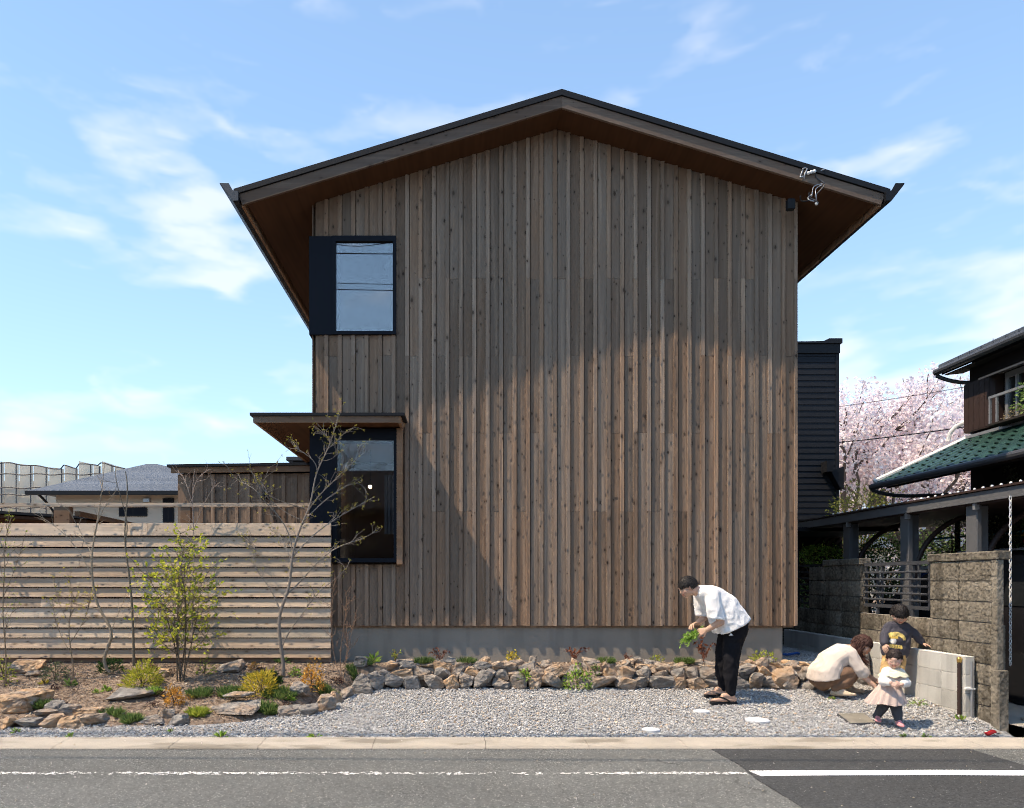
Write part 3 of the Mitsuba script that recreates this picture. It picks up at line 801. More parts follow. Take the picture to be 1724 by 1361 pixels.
for i, (a, b, c, d) in enumerate(((-14.0, -12.85, 4.2, 4.72), (-12.2, -11.75, 3.95, 4.95), (-10.9, -10.2, 4.0, 4.9))):
    wk = put('window', box(a, b, Yh - .05, Yh + .02, c, d), 'm_blackmetal', HB)
    mid = (a + b) / 2
    put('pane', box(a + .06, mid - .03, Yh - .06, Yh - .052, c + .06, d - .06), 'm_navy', wk)
    put('pane', box(mid + .03, b - .06, Yh - .06, Yh - .052, c + .06, d - .06), 'm_navy', wk)
put('vent_hood', box(-12.95, -12.7, Yh - .18, Yh, 4.78, 4.92), 'm_alu', HB)

# scaffolded building at far left: frame, planks and pale netting
SC = thing('scaffolding', 'scaffolding wrapped in pale translucent netting at the far left', 'scaffolding')
Ys = 38.0
scene['m_net'] = {'type': 'principledthin', 'base_color': rgb((0.66, 0.62, 0.53)), 'roughness': 0.9, 'diff_trans': 0.9, 'spec_trans': 0.0}
topz = lambda x: np.interp(x, [-27, -23.9, -20.6, -20.59, -19.85, -19.84, -18.65, -18.64, -17.3], [8.0, 7.75, 7.37, 7.58, 7.38, 7.78, 7.50, 7.78, 7.35])
xs_ = np.array([-26.8, -26.0, -25.2, -24.45, -23.7, -22.95, -22.2, -21.4, -20.6, -19.85, -19.1, -18.65, -18.0, -17.3])
for i in range(13):
    a, b = xs_[i] + .012, xs_[i + 1] - .012
    gx, gzv = np.meshgrid(np.linspace(a, b, 9), np.linspace(0, 1, 14))
    zz = 2 + gzv * (topz(gx) - 2)
    yy = Ys - 0.05 * np.sin((gx - a) / (b - a) * np.pi) * (0.5 + 0.5 * np.sin(gzv * 25 + i))
    n_, m_ = 9, 14
    ii, jj = np.meshgrid(np.arange(m_ - 1), np.arange(n_ - 1), indexing='ij')
    k = (ii * n_ + jj).ravel()
    put('net_panel', (np.column_stack([gx.ravel(), yy.ravel(), zz.ravel()]), np.column_stack([k, k + 1, k + n_ + 1, k + n_])), 'm_net', SC, smooth=True)
for x in xs_:
    put('pole', tube([(x, Ys - .25, 0), (x, Ys - .25, float(topz(x)) - .03)], 0.03, 6), 'm_greysteel', SC)
for z in (4.4, 5.3, 6.0, 6.35, 7.05, 7.62):
    pl = [(x, Ys - .26, min(z, float(topz(x)) - .05) - 0.035 * math.sin(x * 4.1)) for x in np.linspace(-26.7, -17.3, 60)]
    put('rail', tube(pl, 0.035, 5), 'm_greysteel', SC)
put('building', box(-26.5, -17.6, Ys + 1.2, Ys + 9, 0, 6.9), 'm_beige', SC)
# ---------------------------------------------------------------- right side: walls
BW = thing('block_wall', 'weathered rough concrete block wall with two tall piers on the right', 'wall')
XW, CH, CL = 5.55, 0.22, 0.50
rr = np.random.default_rng(14)


def block(y0, y1, z0, z1):
    """split-face block: its face towards -x is a roughened grid"""
    ny, nz = 8, 4
    gy, gzz = np.meshgrid(np.linspace(y0 + .006, y1 - .006, ny), np.linspace(z0 + .006, z1 - .006, nz))
    edge = np.minimum(np.minimum(gy - y0, y1 - gy), np.minimum(gzz - z0, z1 - gzz))
    gx = XW + 0.006 - 0.016 * sst(0.0, 0.012, edge) - 0.014 * (meshkit.fbm(np.stack([gy * 9, gzz * 9, gy * 0 + y0], -1), 3, 3) - 0.5)
    n = ny * nz
    ii, jj = np.meshgrid(np.arange(nz - 1), np.arange(ny - 1), indexing='ij')
    k = (ii * ny + jj).ravel()
    f = np.vstack([np.column_stack([k, k + ny, k + ny + 1, k + 1])])
    v = np.column_stack([gx.ravel(), gy.ravel(), gzz.ravel()])
    b = box(XW + .004, XW + .11, y0 + .006, y1 - .006, z0 + .006, z1 - .006)
    sides = []
    ring = [list(range(ny)), [i * ny + ny - 1 for i in range(nz)], list(range(n - 1, n - ny - 1, -1)), [i * ny for i in range(nz - 1, -1, -1)]]
    loop = sum((r[:-1] for r in ring), [])
    v2 = v[loop] + [0, 0, 0]
    v2[:, 0] = XW + .02
    m = len(loop)
    i = np.arange(m)
    a = np.array(loop)
    sides = np.column_stack([a, np.roll(a, -1), n + np.roll(i, -1), n + i])
    return cat((np.vstack([v, v2]), np.vstack([f, sides])), b)


joints = [7.63 + CL * k for k in range(14)]
for r in range(-2, 7):
    z0 = 1.14 + CH * (r - 4)
    z1 = z0 + CH
    for a, b in zip(joints[:-1], joints[1:]):
        if r >= 5 or z0 >= 1.13:
            if not (b <= 8.67 or (a >= 10.10 and b <= 11.7)):
                continue
        put('block', block(a, b, z0, z1), 'm_block', BW, uv=(rr.random(), .5))
put('mortar', cat(box(XW + .02, XW + .10, 7.62, 14.2, -0.4, 1.135), box(XW + .02, XW + .10, 7.62, 8.62, 1.13, 1.795), box(XW + .02, XW + .10, 10.14, 11.1, 1.13, 1.795)), 'm_concrete', BW)
for a, b in ((7.53, 8.66), (10.10, 11.16)):
    put('coping', rbox(XW - .02, XW + .13, a, b, 1.803, 1.893, .008), 'm_block', BW, uv=(.4, .5))
put('coping', rbox(XW + .10, XW + .12, 7.6, 14.0, 0, 1.12, .002), 'm_block', BW, uv=(.2, .5))
put('end_post', rbox(XW - .012, XW + .06, 7.54, 7.625, 0.0, 1.80, .006), 'm_block', BW, uv=(.9, .5))
put('post_foot', rbox(XW - .02, XW + .085, 7.50, 7.622, -0.2, 0.66, .008), 'm_block', BW, uv=(.95, .5))

GF = thing('metal_grille', 'dark grey tubular metal grille between the block wall piers', 'grille')
for z in (1.25, 1.80):
    put('rail', box(XW + .02, XW + .06, 8.68, 10.08, z - .022, z + .022), 'm_greysteel', GF)
for z in (1.335, 1.42, 1.51, 1.60, 1.69):
    put('bar', cyl((XW + .01, 8.70, z), 0.014, 1.36, 'y', 10), 'm_greysteel', GF)
for y in (10.055, 9.78, 9.68, 9.02, 8.90, 8.70):
    put('upright', box(XW + .028, XW + .052, y - .016, y + .016, 1.135 if y in (9.78, 9.02) else 1.27, 1.79), 'm_greysteel', GF)
G2 = thing('metal_grille', 'black metal grille in shade beyond the far block wall pier', 'grille')
for z in (1.22, 1.32, 1.42, 1.52, 1.62, 1.72, 1.82):
    put('bar', box(XW + .03, XW + .055, 11.2, 13.9, z - .018, z + .018), 'm_blackmetal', G2)
for y in (11.3, 11.65, 12.1, 12.55, 13.2):
    put('upright', box(XW + .026, XW + .06, y - .02, y + .02, 1.13, 1.84), 'm_blackmetal', G2)

LB = thing('low_block_wall', 'low new wall of smooth pale grey concrete blocks in front of the rough wall', 'wall')
for r in range(5):
    z0 = -0.03 + (r - 1) * 0.2 - 0.15
    for k in range(11):
        y0 = 7.84 + k * 0.4
        put('block', rbox(5.42, 5.52, y0 + .0015, y0 + .3985, z0 + 0.0015 + .15, z0 + .1985 + .15, .003), 'm_paleblock', LB, uv=(rr.random(), .5))
# tap post at its near end
TP = thing('tap_post', 'slim brown water pipe post with a brass cap at the end of the low wall', 'pipe')
TX, TY = 5.395, 7.90
put('pipe', cyl((TX, TY, 0.05), 0.02, 0.66, 'z', 14), 'm_brownsteel', TP)
mat('m_brass', (0.75, 0.50, 0.16), 0.3, 0.5, metallic=0.9)
put('cap', blob((TX, TY, 0.735), 0.026, 2), 'm_brass', TP, smooth=True)
put('collar', cyl((TX, TY, 0.70), 0.022, 0.025, 'z', 14), 'm_brass', TP)
WP = thing('white_pipe', 'white plastic pipe clipped to the end face of the low wall', 'pipe')
put('pipe', cyl((5.47, 7.815, 0.06), 0.013, 0.66, 'z', 12), 'm_alu', WP)
put('clip', box(5.40, 5.50, 7.80, 7.838, 0.42, 0.436), 'm_white', WP)

# small things on the drive
mat('m_cover', lambda p, n, uv: mi.Color3f(0.60, 0.62, 0.64) * (0.86 + 0.2 * fbm(p.x * 14, p.y * 14, 0.0, 3)), 0.6, 0.3)
for px, py, r, lab in ((1181, 1197, .095, 'white round drain cover behind the other two'), (1275, 1212, .128, 'largest white round drain cover on the gravel'), (1096, 1228, .092, 'white round drain cover nearest the road')):
    D = ground_depth(px, py)
    X = (px - CX) * D / F
    k = put('drain_cover', tube([(X, D, gz(X, D) - .02), (X, D, gz(X, D) + .000), (X, D, gz(X, D) + .006)], [r, r, r * .93], 32), 'm_cover', label=lab, cat='drain cover')
hz = gz(4.37, 8.0)
mat('m_plate', lambda p, n, uv: mi.Color3f(0.20, 0.185, 0.155) * (0.7 + 0.6 * fbm(p.x * 9, p.y * 9, 0.0, 3)), 0.7, 0.3)
sl = 0.105
PLT = thing('meter_cover', 'square brownish metal cover plate set in the gravel left of the girl', 'cover plate')
pv = np.array([[4.17, 7.80, 0], [4.44, 7.83, 0], [4.52, 8.18, 0], [4.22, 8.16, 0]])
pv[:, 2] = [gz(a, b) + .016 for a, b, _ in pv]
put('plate', (np.vstack([pv, pv - [0, 0, .03]]), np.array([[0, 1, 2, 3], [0, 4, 5, 1], [1, 5, 6, 2], [2, 6, 7, 3], [3, 7, 4, 0]])), 'm_plate', PLT)
pc = pv.mean(0)
put('rim', (np.vstack([pc + (pv - pc) * 1.06 - [0, 0, .004], pc + (pv - pc) * 1.06 - [0, 0, .04]]), np.array([[0, 1, 2, 3], [0, 4, 5, 1], [1, 5, 6, 2], [2, 6, 7, 3], [3, 7, 4, 0]])), 'm_greysteel', PLT)
mat('m_red', (0.55, 0.02, 0.02), 0.5, 0.4)
mat('m_blue', (0.008, 0.07, 0.30), 0.5, 0.4)
v, f = blob((5.41, 7.40, 0.05), 1.0, 2)
v = (v - [5.41, 7.40, 0.05]) * [0.062, 0.03, 0.02]
v[:, 2] += 0.012 * np.sin(v[:, 0] * 50)
put('red_toy', (v + [5.37, 7.40, 0.045], f), 'm_red', smooth=True, label='small red plastic toy lying at the foot of the block wall', cat='toy')
put('blue_hose', tube(curve([(4.47, 10.4, 0.72), (4.49, 10.35, 0.58), (4.55, 10.3, 0.545), (4.68, 10.32, 0.545), (4.82, 10.4, 0.54)], 18), 0.018, 8), 'm_blue', smooth=True, label='blue hose lying on the gravel behind the house corner', cat='hose')
CHN = thing('plastic_chain', 'white plastic chain hanging from the carport edge beside the block wall', 'chain')
def links(p0, p1, n):
    ms = []
    for i in range(n):
        c = np.array(p0) + (np.array(p1) - p0) * (i + .5) / n
        t = np.linspace(0, 2 * np.pi, 11)
        a, L = 0.011, 0.030
        p = np.column_stack([a * np.cos(t), np.zeros(11), L * np.sin(t)])
        if i % 2:
            p = p[:, [1, 0, 2]]
        ms.append(tube(p + c, 0.0045, 5, caps=False))
    return cat(*ms)
put('links', links((5.985, 7.95, 2.50), (5.985, 7.95, 0.66), 38), 'm_white', CHN, kind='stuff')
put('links', links((5.79, 7.46, 0.45), (5.80, 7.40, 0.02), 9), 'm_white', CHN, kind='stuff')
tag(put('concrete_lump', rock((6.12, 7.62, 0.06), (0.42, 0.30, 0.24), 44, slab=True), 'm_concrete'), 'broken concrete kerb block beside the end of the block wall', 'concrete block')

# ---------------------------------------------------------------- carport
CP = thing('carport', 'long carport with grey posts and a low sheet roof behind the block wall', 'carport')
XC = 6.2
z0c, sl_c = 2.585, 0.0
put('fascia', box(XC - .02, XC + .02, 7.0, 13.9, 2.52, 2.64), 'm_postgrey', CP)
put('roof', prism([(XC - .05, 2.648), (XC + 2.9, 2.78), (XC + 2.9, 2.81), (XC - .05, 2.672)], 'y', 6.95, 13.95), 'm_brownsteel', CP)
put('ceiling', prism([(XC + .03, 2.50), (XC + 2.85, 2.60), (XC + 2.85, 2.62), (XC + .03, 2.53)], 'y', 7.02, 13.9), 'm_brownsteel', CP)
y = 7.2
while y < 12.2:
    put('bolt', blob((XC - .01, y, 2.683), 0.016, 1), 'm_white', CP, smooth=True)
    y += 0.145
for i, y in enumerate((8.95, 10.3, 11.85, 7.3)):
    if y < 8:
        continue
    pk = put('post', cat(rbox(XC + .06, XC + .12, y - .10, y + .10, 0.1, 2.50, .006), rbox(XC + .121, XC + .25, y - .03, y + .03, 0.1, 2.50, .006)), 'm_postgrey', CP)
    put('bracket', cat(box(XC + .0, XC + .055, y - .145, y - .105, 2.44, 2.515)), 'm_alu', pk)
    arc = [(XC + .20 + 1.0 * (1 - math.cos(t)), y - .02, 1.62 + 0.90 * math.sin(t)) for t in np.linspace(0, np.pi / 2, 16)]
    va, fa = tube(arc, 0.035, 8)
    put('arch', (va, fa), 'm_brownsteel', CP, smooth=True)
arc = [(XC + .20 + 1.0 * (1 - math.cos(t)), 7.95, 1.50 + 1.0 * math.sin(t)) for t in np.linspace(0, np.pi / 2, 16)]
put('arch', tube(arc, 0.035, 8), 'm_brownsteel', CP, smooth=True)
for y in (9.6, 12.5):
    put('thin_post', box(XC + 2.3, XC + 2.36, y, y + .06, 0.1, 2.6), 'm_blackmetal', CP)
# second lower roof further back
CP2 = thing('side_canopy', 'dark low canopy at the far end of the carport', 'canopy')
put('roof', box(XC - 0.25, XC + 1.6, 13.0, 16.0, 2.46, 2.53), 'm_blackmetal', CP2)
for yy in (13.3, 15.5):
    put('post', box(XC - .1, XC - .03, yy, yy + .07, 0.1, 2.46), 'm_blackmetal', CP2)

# ---------------------------------------------------------------- black car under the carport
CAR = thing('parked_car', 'black car parked under the carport behind the block wall', 'car')
cy0, cy1, cx0, cx1 = 7.95, 11.6, 6.62, 8.2
side = [(cy0, .45), (cy0 - .03, .95), (cy0 + .08, 1.25), (cy0 + .40, 1.86), (cy0 + .7, 1.95), (cy0 + 2.0, 1.95), (cy0 + 2.5, 1.83), (cy0 + 3.0, 1.36), (cy1 - .05, 1.18), (cy1, .8), (cy1, .45)]
pts = []
for (yy, zz) in side:
    ins = 0.0 if zz < 1.2 else (zz - 1.2) * 0.28
    bev = 0.06 if zz > 1.7 else 0
    for xx in (cx0 + ins, cx1 - ins):
        pts.append((xx, yy, zz - bev))
    pts.append((cx0 + ins + .15, yy, zz))
    pts.append((cx1 - ins - .15, yy, zz))
body = m3.Manifold.hull_points(np.array([p for p in pts if p[2] <= 1.26])) + m3.Manifold.hull_points(np.array([p for p in pts if p[2] >= 1.15]))
put('body', body, 'm_carpaint', CAR, smooth=25)
mat('m_carglass', (0.012, 0.014, 0.016), 0.08, 0.6)
for a, b in ((cy0 + .55, cy0 + 1.4), (cy0 + 1.47, cy0 + 2.3)):
    put('side_window', (np.array([[cx0 + .02, a, 1.28], [cx0 + .02, b, 1.28], [cx0 + .165, b - .05, 1.78], [cx0 + .165, a + .05, 1.78]]) - [0.012, 0, 0], np.array([[0, 1, 2, 3]])), 'm_carglass', CAR)
put('rear_window', (np.array([[cx0 + .2, cy0 + .085, 1.30], [cx1 - .2, cy0 + .085, 1.30], [cx1 - .32, cy0 + .34, 1.78], [cx0 + .32, cy0 + .34, 1.78]]) - [0, .02, 0], np.array([[0, 1, 2, 3]])), 'm_carglass', CAR)
put('tail_lamp', rbox(cx0 + .02, cx0 + .2, cy0 - .05, cy0 + .03, .82, 1.0, .01), 'm_red', CAR)
put('roof_rail', tube([(cx0 + .30, cy0 + .6, 1.975), (cx0 + .30, cy0 + 2.2, 1.975)], .016, 6), 'm_alu', CAR)
for yy in (cy0 + .7, cy1 - .7):
    put('wheel', cyl((cx0 - .01, yy, 0.42), 0.31, 0.2, 'x', 24), 'm_blackmetal', CAR)
put('yard', grid([XW + .1, 30], [7.2, 40], lambda x, y: x * 0 + 0.11), 'm_concrete', kind='structure', label='paved yard under the carport and before the neighbouring house')

# ---------------------------------------------------------------- dark sided building behind
DS = thing('dark_sided_building', 'tall building clad in near black horizontal siding behind the house', 'building')
Yd, xd1 = 18.0, 9.30
put('wall', box(5.0, xd1, Yd + .02, 26, 0, 7.2), 'm_darkwall', DS)
rr = np.random.default_rng(77)
z = 0.4
while z < 7.15:
    q = [(Yd + .018, z), (Yd - .012, z), (Yd + .002, z + .144), (Yd + .018, z + .144)]
    put('siding_board', prism(q, 'x', 5.0, xd1 - .06), 'm_siding', DS)
    z += 0.149
put('corner_trim', box(xd1 - .058, xd1 + .02, Yd - .02, Yd + .04, 0, 7.3), 'm_siding', DS)
put('parapet', box(4.9, xd1 + .03, Yd - .05, 26, 7.17, 7.40), 'm_blackmetal', DS)
put('parapet_cap', prism([(4.9, 7.41), (8.9, 7.45), (9.05, 7.52), (9.37, 7.52), (9.37, 7.40), (4.9, 7.401)], 'y', Yd - .09, 26), 'm_blackmetal', DS)
L2 = thing('wall_lamp', 'black bracket lamp on the dark siding of the rear building', 'wall lamp')
put('arm', prism([(9.0, 4.25), (9.32, 4.35), (9.32, 3.8), (9.22, 3.85)], 'y', Yd - .25, Yd - .02), 'm_blackmetal', L2)
put('head', box(8.88, 9.04, Yd - .3, Yd - .02, 4.22, 4.48), 'm_blackmetal', L2)

# ---------------------------------------------------------------- neighbouring tiled house
NH = thing('tiled_house', 'old two storey house with dark walls and green glazed roof tiles', 'house')
XE, XN = 7.5, 8.9
put('wall', cat(box(XN, 17, 6, 12.74, 0, 3.95), box(XN + .02, 17, 6, 12.74, 3.9, 5.42)), 'm_darkwall', NH)
LR = put('lower_roof', prism([(XE, 3.30), (XN + .02, 4.03), (XN + .02, 3.93), (XE, 3.24)], 'y', 6.5, 12.72), 'm_blackmetal', NH, label='lower tiled roof with a pale verge')
sv = np.array([XN - XE, 0, 0.73])
nrm = np.array([-0.73, 0, 1.4]) / np.hypot(.73, 1.4)
rr = np.random.default_rng(3)
tv = 0.0
R_, Cn = 7, 24
for c in range(Cn):
    for r in range(R_):
        t0 = r / R_ - 0.03
        yA = 13.10 - c * 0.27 - 0.06 * r
        if yA < 7.0:
            continue
        o = np.array([XE, yA, 3.32]) + sv * t0 + rr.normal(0, .004, 3)
        up = sv / R_ * 1.12
        ky = np.linspace(0, 1, 7)
        prof = 0.035 * np.where(ky < 0.45, np.sin(ky / 0.45 * np.pi), -0.35 * np.sin((ky - .45) / .55 * np.pi))
        a = [o + np.array([0, -0.285 * k, 0]) + nrm * (h + 0.024) for k, h in zip(ky, prof)]
        b = [o + up + np.array([0, -0.285 * k, 0]) + nrm * (h + 0.012) for k, h in zip(ky, prof)]
        e = [x_ - nrm * 0.015 for x_ in a]
        v = np.array(a + b + e)
        i = np.arange(6)
        put('roof_tile', (v, np.vstack([np.column_stack([i, i + 7, i + 8, i + 1]), np.column_stack([i + 14, i, i + 1, i + 15])])), 'm_tileglaze', LR, uv=(rr.random(), .5))
put('verge', tube([(XE - .05, 13.16, 3.36), (XN + .05, 12.74, 4.11)], 0.045, 8), 'm_white', LR)
put('flashing', box(XN - .12, XN - .001, 6.5, 12.7, 4.04, 4.09), 'm_alu', LR)
put('gutter', tube([(XE - .07, 6.5, 3.27), (XE - .07, 13.2, 3.27)], 0.055, 10), 'm_greysteel', NH)
put('gutter', tube(curve([(XE - .07, 13.2, 3.22), (XE + .2, 13.1, 3.12), (XE + .8, 12.85, 3.08), (XN, 12.76, 3.05)], 12), 0.035, 8), 'm_greysteel', NH)
put('eave_soffit', prism([(XE + .02, 3.20), (XN, 3.55), (XN, 3.57), (XE + .02, 3.235)], 'y', 6.5, 12.9), 'm_darkwall', NH)
put('downpipe', tube(curve([(XN - .25, 12.95, 4.05), (XN - .2, 12.9, 4.25), (XN - .05, 12.78, 4.35)], 10), 0.035, 8), 'm_white', NH)
# upper roof
UE = 8.6
UR = put('upper_roof', prism([(UE - .02, 5.36), (UE + 4.5, 7.5), (UE + 4.5, 7.38), (UE - .02, 5.24)], 'y', 5.5, 13.02), 'm_blackmetal', NH)
for k in range(26):
    yA = 13.05 - k * 0.27
    put('eave_tile', prism([(UE - .06, 5.38), (UE + .5, 5.65), (UE + .5, 5.69), (UE - .06, 5.43)], 'y', yA - .25, yA), 'm_slate', UR, uv=(.1 + .2 * rr.random(), .5))
put('gutter', tube([(UE - .10, 5.5, 5.30), (UE - .10, 13.06, 5.30)], 0.06, 10), 'm_greysteel', UR)
put('gutter', tube(curve([(UE - .10, 13.05, 5.24), (UE + .1, 12.95, 5.12), (UE + .4, 12.8, 5.05)], 10), 0.035, 8), 'm_greysteel', UR)
put('upper_soffit', prism([(UE + .0, 5.225), (XN + .03, 5.26), (XN + .03, 5.38), (UE + .0, 5.24)], 'y', 5.6, 12.98), 'm_darkwall', NH)
put('frieze', box(XN - .03, XN + .0, 6, 12.72, 4.96, 5.3), 'm_darkwall', NH)
put('rain_hood', prism([(XN - .32, 4.93), (XN - .02, 5.02), (XN - .02, 4.98), (XN - .32, 4.90)], 'y', 6, 12.1), 'm_greysteel', NH)
SHB = put('shutter_box', box(XN - .14, XN - .001, 11.95, 12.70, 4.13, 4.98), 'm_brownsteel', NH, label='brown metal shutter box beside the upper window')
for k in range(6):
    put('rib', box(XN - .146, XN - .14, 11.96 + k * .125, 12.075 + k * .125, 4.15, 4.96), 'm_brownsteel', SHB)
UWN = put('window', cat(box(XN - .06, XN - .002, 11.80, 11.86, 4.1, 4.95), box(XN - .06, XN - .002, 9.5, 11.80, 4.86, 4.95), box(XN - .06, XN - .002, 11.60, 11.64, 4.1, 4.86)), 'm_alu', NH)
put('pane', box(XN - .03, XN - .025, 9.5, 11.80, 4.15, 4.86), 'm_carglass', UWN)
put('curtain', box(XN - .02, XN - .012, 9.5, 11.5, 4.15, 4.86), 'm_white', UWN)
RAIL = put('railing', box(XN - .34, XN - .30, 9.0, 11.85, 4.52, 4.56), 'm_alu', NH)
for y in (11.83, 11.68, 10.6, 9.4):
    put('baluster', box(XN - .335, XN - .305, y - .015, y + .015, 4.10, 4.52), 'm_alu', RAIL)
put('planter_shelf', box(XN - .36, XN - .05, 9.0, 11.85, 4.08, 4.11), 'm_darkwall', NH)
# ground floor windows
for a, b in ((9.9, 10.9), (11.2, 12.2), (8.6, 9.6)):
    wk = put('window', box(XN - .05, XN - .002, a, b, 2.2, 2.98), 'm_brownsteel', NH)
    put('pane', box(XN - .06, XN - .052, a + .05, b - .05, 2.25, 2.93), 'm_carglass', wk)
for a, b in ((8.2, 9.0), (9.5, 10.4)):
    put('shutter', box(XN - .09, XN - .05, a, b, 1.6, 2.35), 'm_postgrey', NH)
mat('m_lattice', (0.12, 0.068, 0.05), 0.7, 0.2)
LT = thing('lattice_panel', 'brown diagonal lattice panel behind the far end of the carport', 'lattice')
for k in range(9):
    c0 = 6.35 + k * 0.15
    pl = [(max(c0, 6.86), 1.45 + max(0, 6.86 - c0)), (max(c0 + .07, 6.86), 1.45 + max(0, 6.86 - c0 - .07)), (min(c0 + 1.17, 7.84), 1.45 + min(1.1, 7.84 - c0 - .07)), (min(c0 + 1.10, 7.84), 1.45 + min(1.1, 7.84 - c0))]
    put('slat', prism(pl, 'y', 15.0, 15.025), 'm_lattice', LT)
put('backing', box(6.84, 7.86, 15.03, 15.05, 1.3, 2.62), 'm_brownsteel', LT)
put('frame', box(6.80, 7.90, 14.99, 15.06, 2.621, 2.70), 'm_lattice', LT)
PB = thing('laundry_pole', 'cyan plastic laundry pole above a yellow one under the carport', 'pole')
mat('m_cyan', (0.03, 0.42, 0.55), 0.4, 0.4)
mat('m_yellow', (0.65, 0.48, 0.05), 0.4, 0.4)
put('rod', cyl((8.55, 9.7, 2.33), 0.02, 3.6, 'y', 8), 'm_cyan', PB)
PB2 = thing('laundry_pole', 'yellow laundry pole just below the cyan one under the carport', 'pole')
put('rod', cyl((8.5, 9.6, 2.27), 0.018, 1.6, 'y', 8), 'm_yellow', PB2)
BX = thing('water_tank', 'pale blue plastic tank standing in the neighbour yard', 'tank')
put('body', rbox(7.6, 8.0, 11.9, 12.4, 0.12, 1.75, .05), 'm_blue', BX)
put('lid', rbox(7.58, 8.02, 11.88, 12.42, 1.755, 1.82, .02), 'm_white', BX)

# ---------------------------------------------------------------- overhead cables and the service bracket
def cable(name, p0, p1, sag, r, label):
    t = np.linspace(0, 1, 40)[:, None]
    p = np.array(p0) + (np.array(p1) - p0) * t
    p[:, 2] -= sag * 4 * (t[:, 0] * (1 - t[:, 0]))
    put(name, tube(p, r, 6), 'm_blackmetal', label=label, cat='cable')


cable('overhead_cable', (-30, 6.4, 8.3), (40, 5.6, 8.2), 0.4, 0.022, 'thick overhead cable along the road, seen in the upper window')
cable('overhead_cable', (-30, 6.4, 8.02), (40, 5.6, 7.95), 0.35, 0.010, 'thin overhead wire just under the thick cable, seen in the window')
cable('overhead_cable', (-30, 5.7, 7.9), (40, 4.7, 7.1), 0.3, 0.009, 'sloping overhead wire, lower of the pair in the window reflection')
cable('overhead_cable', (-30, 5.7, 8.02), (40, 4.7, 7.22), 0.3, 0.007, 'sloping overhead wire, upper of the pair in the window reflection')
cable('overhead_cable', (-30, 6.0, 9.6), (40, 6.0, 9.3), 0.3, 0.007, 'single highest overhead wire seen in the window reflection')
cable('overhead_cable', (9.4, 20.0, 5.28), (9.6, 12.9, 4.4), 0.05, 0.012, 'black service cable crossing in front of the cherry blossom')
cable('overhead_cable', (9.0, 20.5, 6.25), (14.5, 20.0, 7.0), 0.05, 0.008, 'thin upper wire crossing in front of the cherry blossom')
t_ = np.linspace(0.25, 0.6, 700)
lp_ = np.column_stack([-30 + 70 * t_, 6.4 - .8 * t_, 8.3 - .1 * t_ - .4 * 4 * t_ * (1 - t_) - .05 + .06 * np.sin(t_ * 70 * 4.2) * (0.6 + 0.4 * np.sin(t_ * 31))])
put('overhead_cable', tube(lp_, 0.007, 5), 'm_blackmetal', label='wavy lashing wire slung along the thick overhead cable', cat='cable')
SB = thing('service_bracket', 'tangle of grey service wires and insulators on the right bargeboard', 'service bracket')
bp = lambda px, py: at(px, py, 9.33)
for pts, r, m in ([[(1352, 284), (1350, 292), (1347, 300), (1351, 298)], .010, 'm_alu'], [[(1353, 284), (1360, 282), (1355, 292), (1354, 302)], .008, 'm_alu'],
                  [[(1388, 286), (1376, 288), (1366, 291)], .008, 'm_alu'], [[(1373, 293), (1382, 303), (1387, 311), (1380, 322), (1373, 331)], .008, 'm_greysteel'],
                  [[(1385, 310), (1372, 313), (1367, 322), (1366, 332)], .006, 'm_alu'], [[(1384, 312), (1376, 316), (1372, 326), (1374, 338)], .006, 'm_alu'],
                  [[(1362, 325), (1366, 333), (1372, 339), (1377, 345)], .009, 'm_greysteel'], [[(1348, 330), (1350, 337), (1357, 340), (1364, 337)], .008, 'm_blackmetal'], [[(1368, 328), (1362, 331), (1360, 337), (1370, 340)], .007, 'm_alu']):
    put('wire', tube(curve([bp(*q) + [0, 0.02 * math.sin(i * 2), 0] for i, q in enumerate(pts)], 14), r, 6), m, SB, smooth=True)
for q in ((1361, 292), (1366, 290), (1371, 289), (1375, 343)):
    put('insulator', blob(bp(*q), .022, 2), 'm_white', SB, smooth=True)
put('junction_box', rbox(*(np.array([bp(1337, 0)[0], bp(1350, 0)[0]])), 9.5, 9.58, 6.42, 6.56, .01), 'm_blackmetal', SB)

# ---------------------------------------------------------------- house across the road, seen only in the panes; flankers added to block light
for k, (xa, xz, lab) in enumerate(((-18, 3, 'dark walled house across the road, mirrored in the lower pane'), (-42, -21, 'dark walled house across the road beyond the left border, added unseen to block light'), (6, 26, 'dark walled house across the road beyond the right border, added unseen to block light'))):
    OP = thing('opposite_house', lab, 'house')
    put('wall', box(xa, xz, -17, -9, -0.1, 4.2), 'm_brownsteel', OP)
    put('roof', prism([(-8.2, 4.1), (-13, 6.2), (-17.8, 4.1), (-17.8, 4.3), (-13, 6.45), (-8.2, 4.3)], 'x', xa - .5, xz + .5), 'm_roofmetal', OP)
    for a in (2, 6, 10, 14):
        put('window', box(xa + a, xa + a + 1.6, -9, -8.95, 1.0, 2.6), 'm_navy', OP)
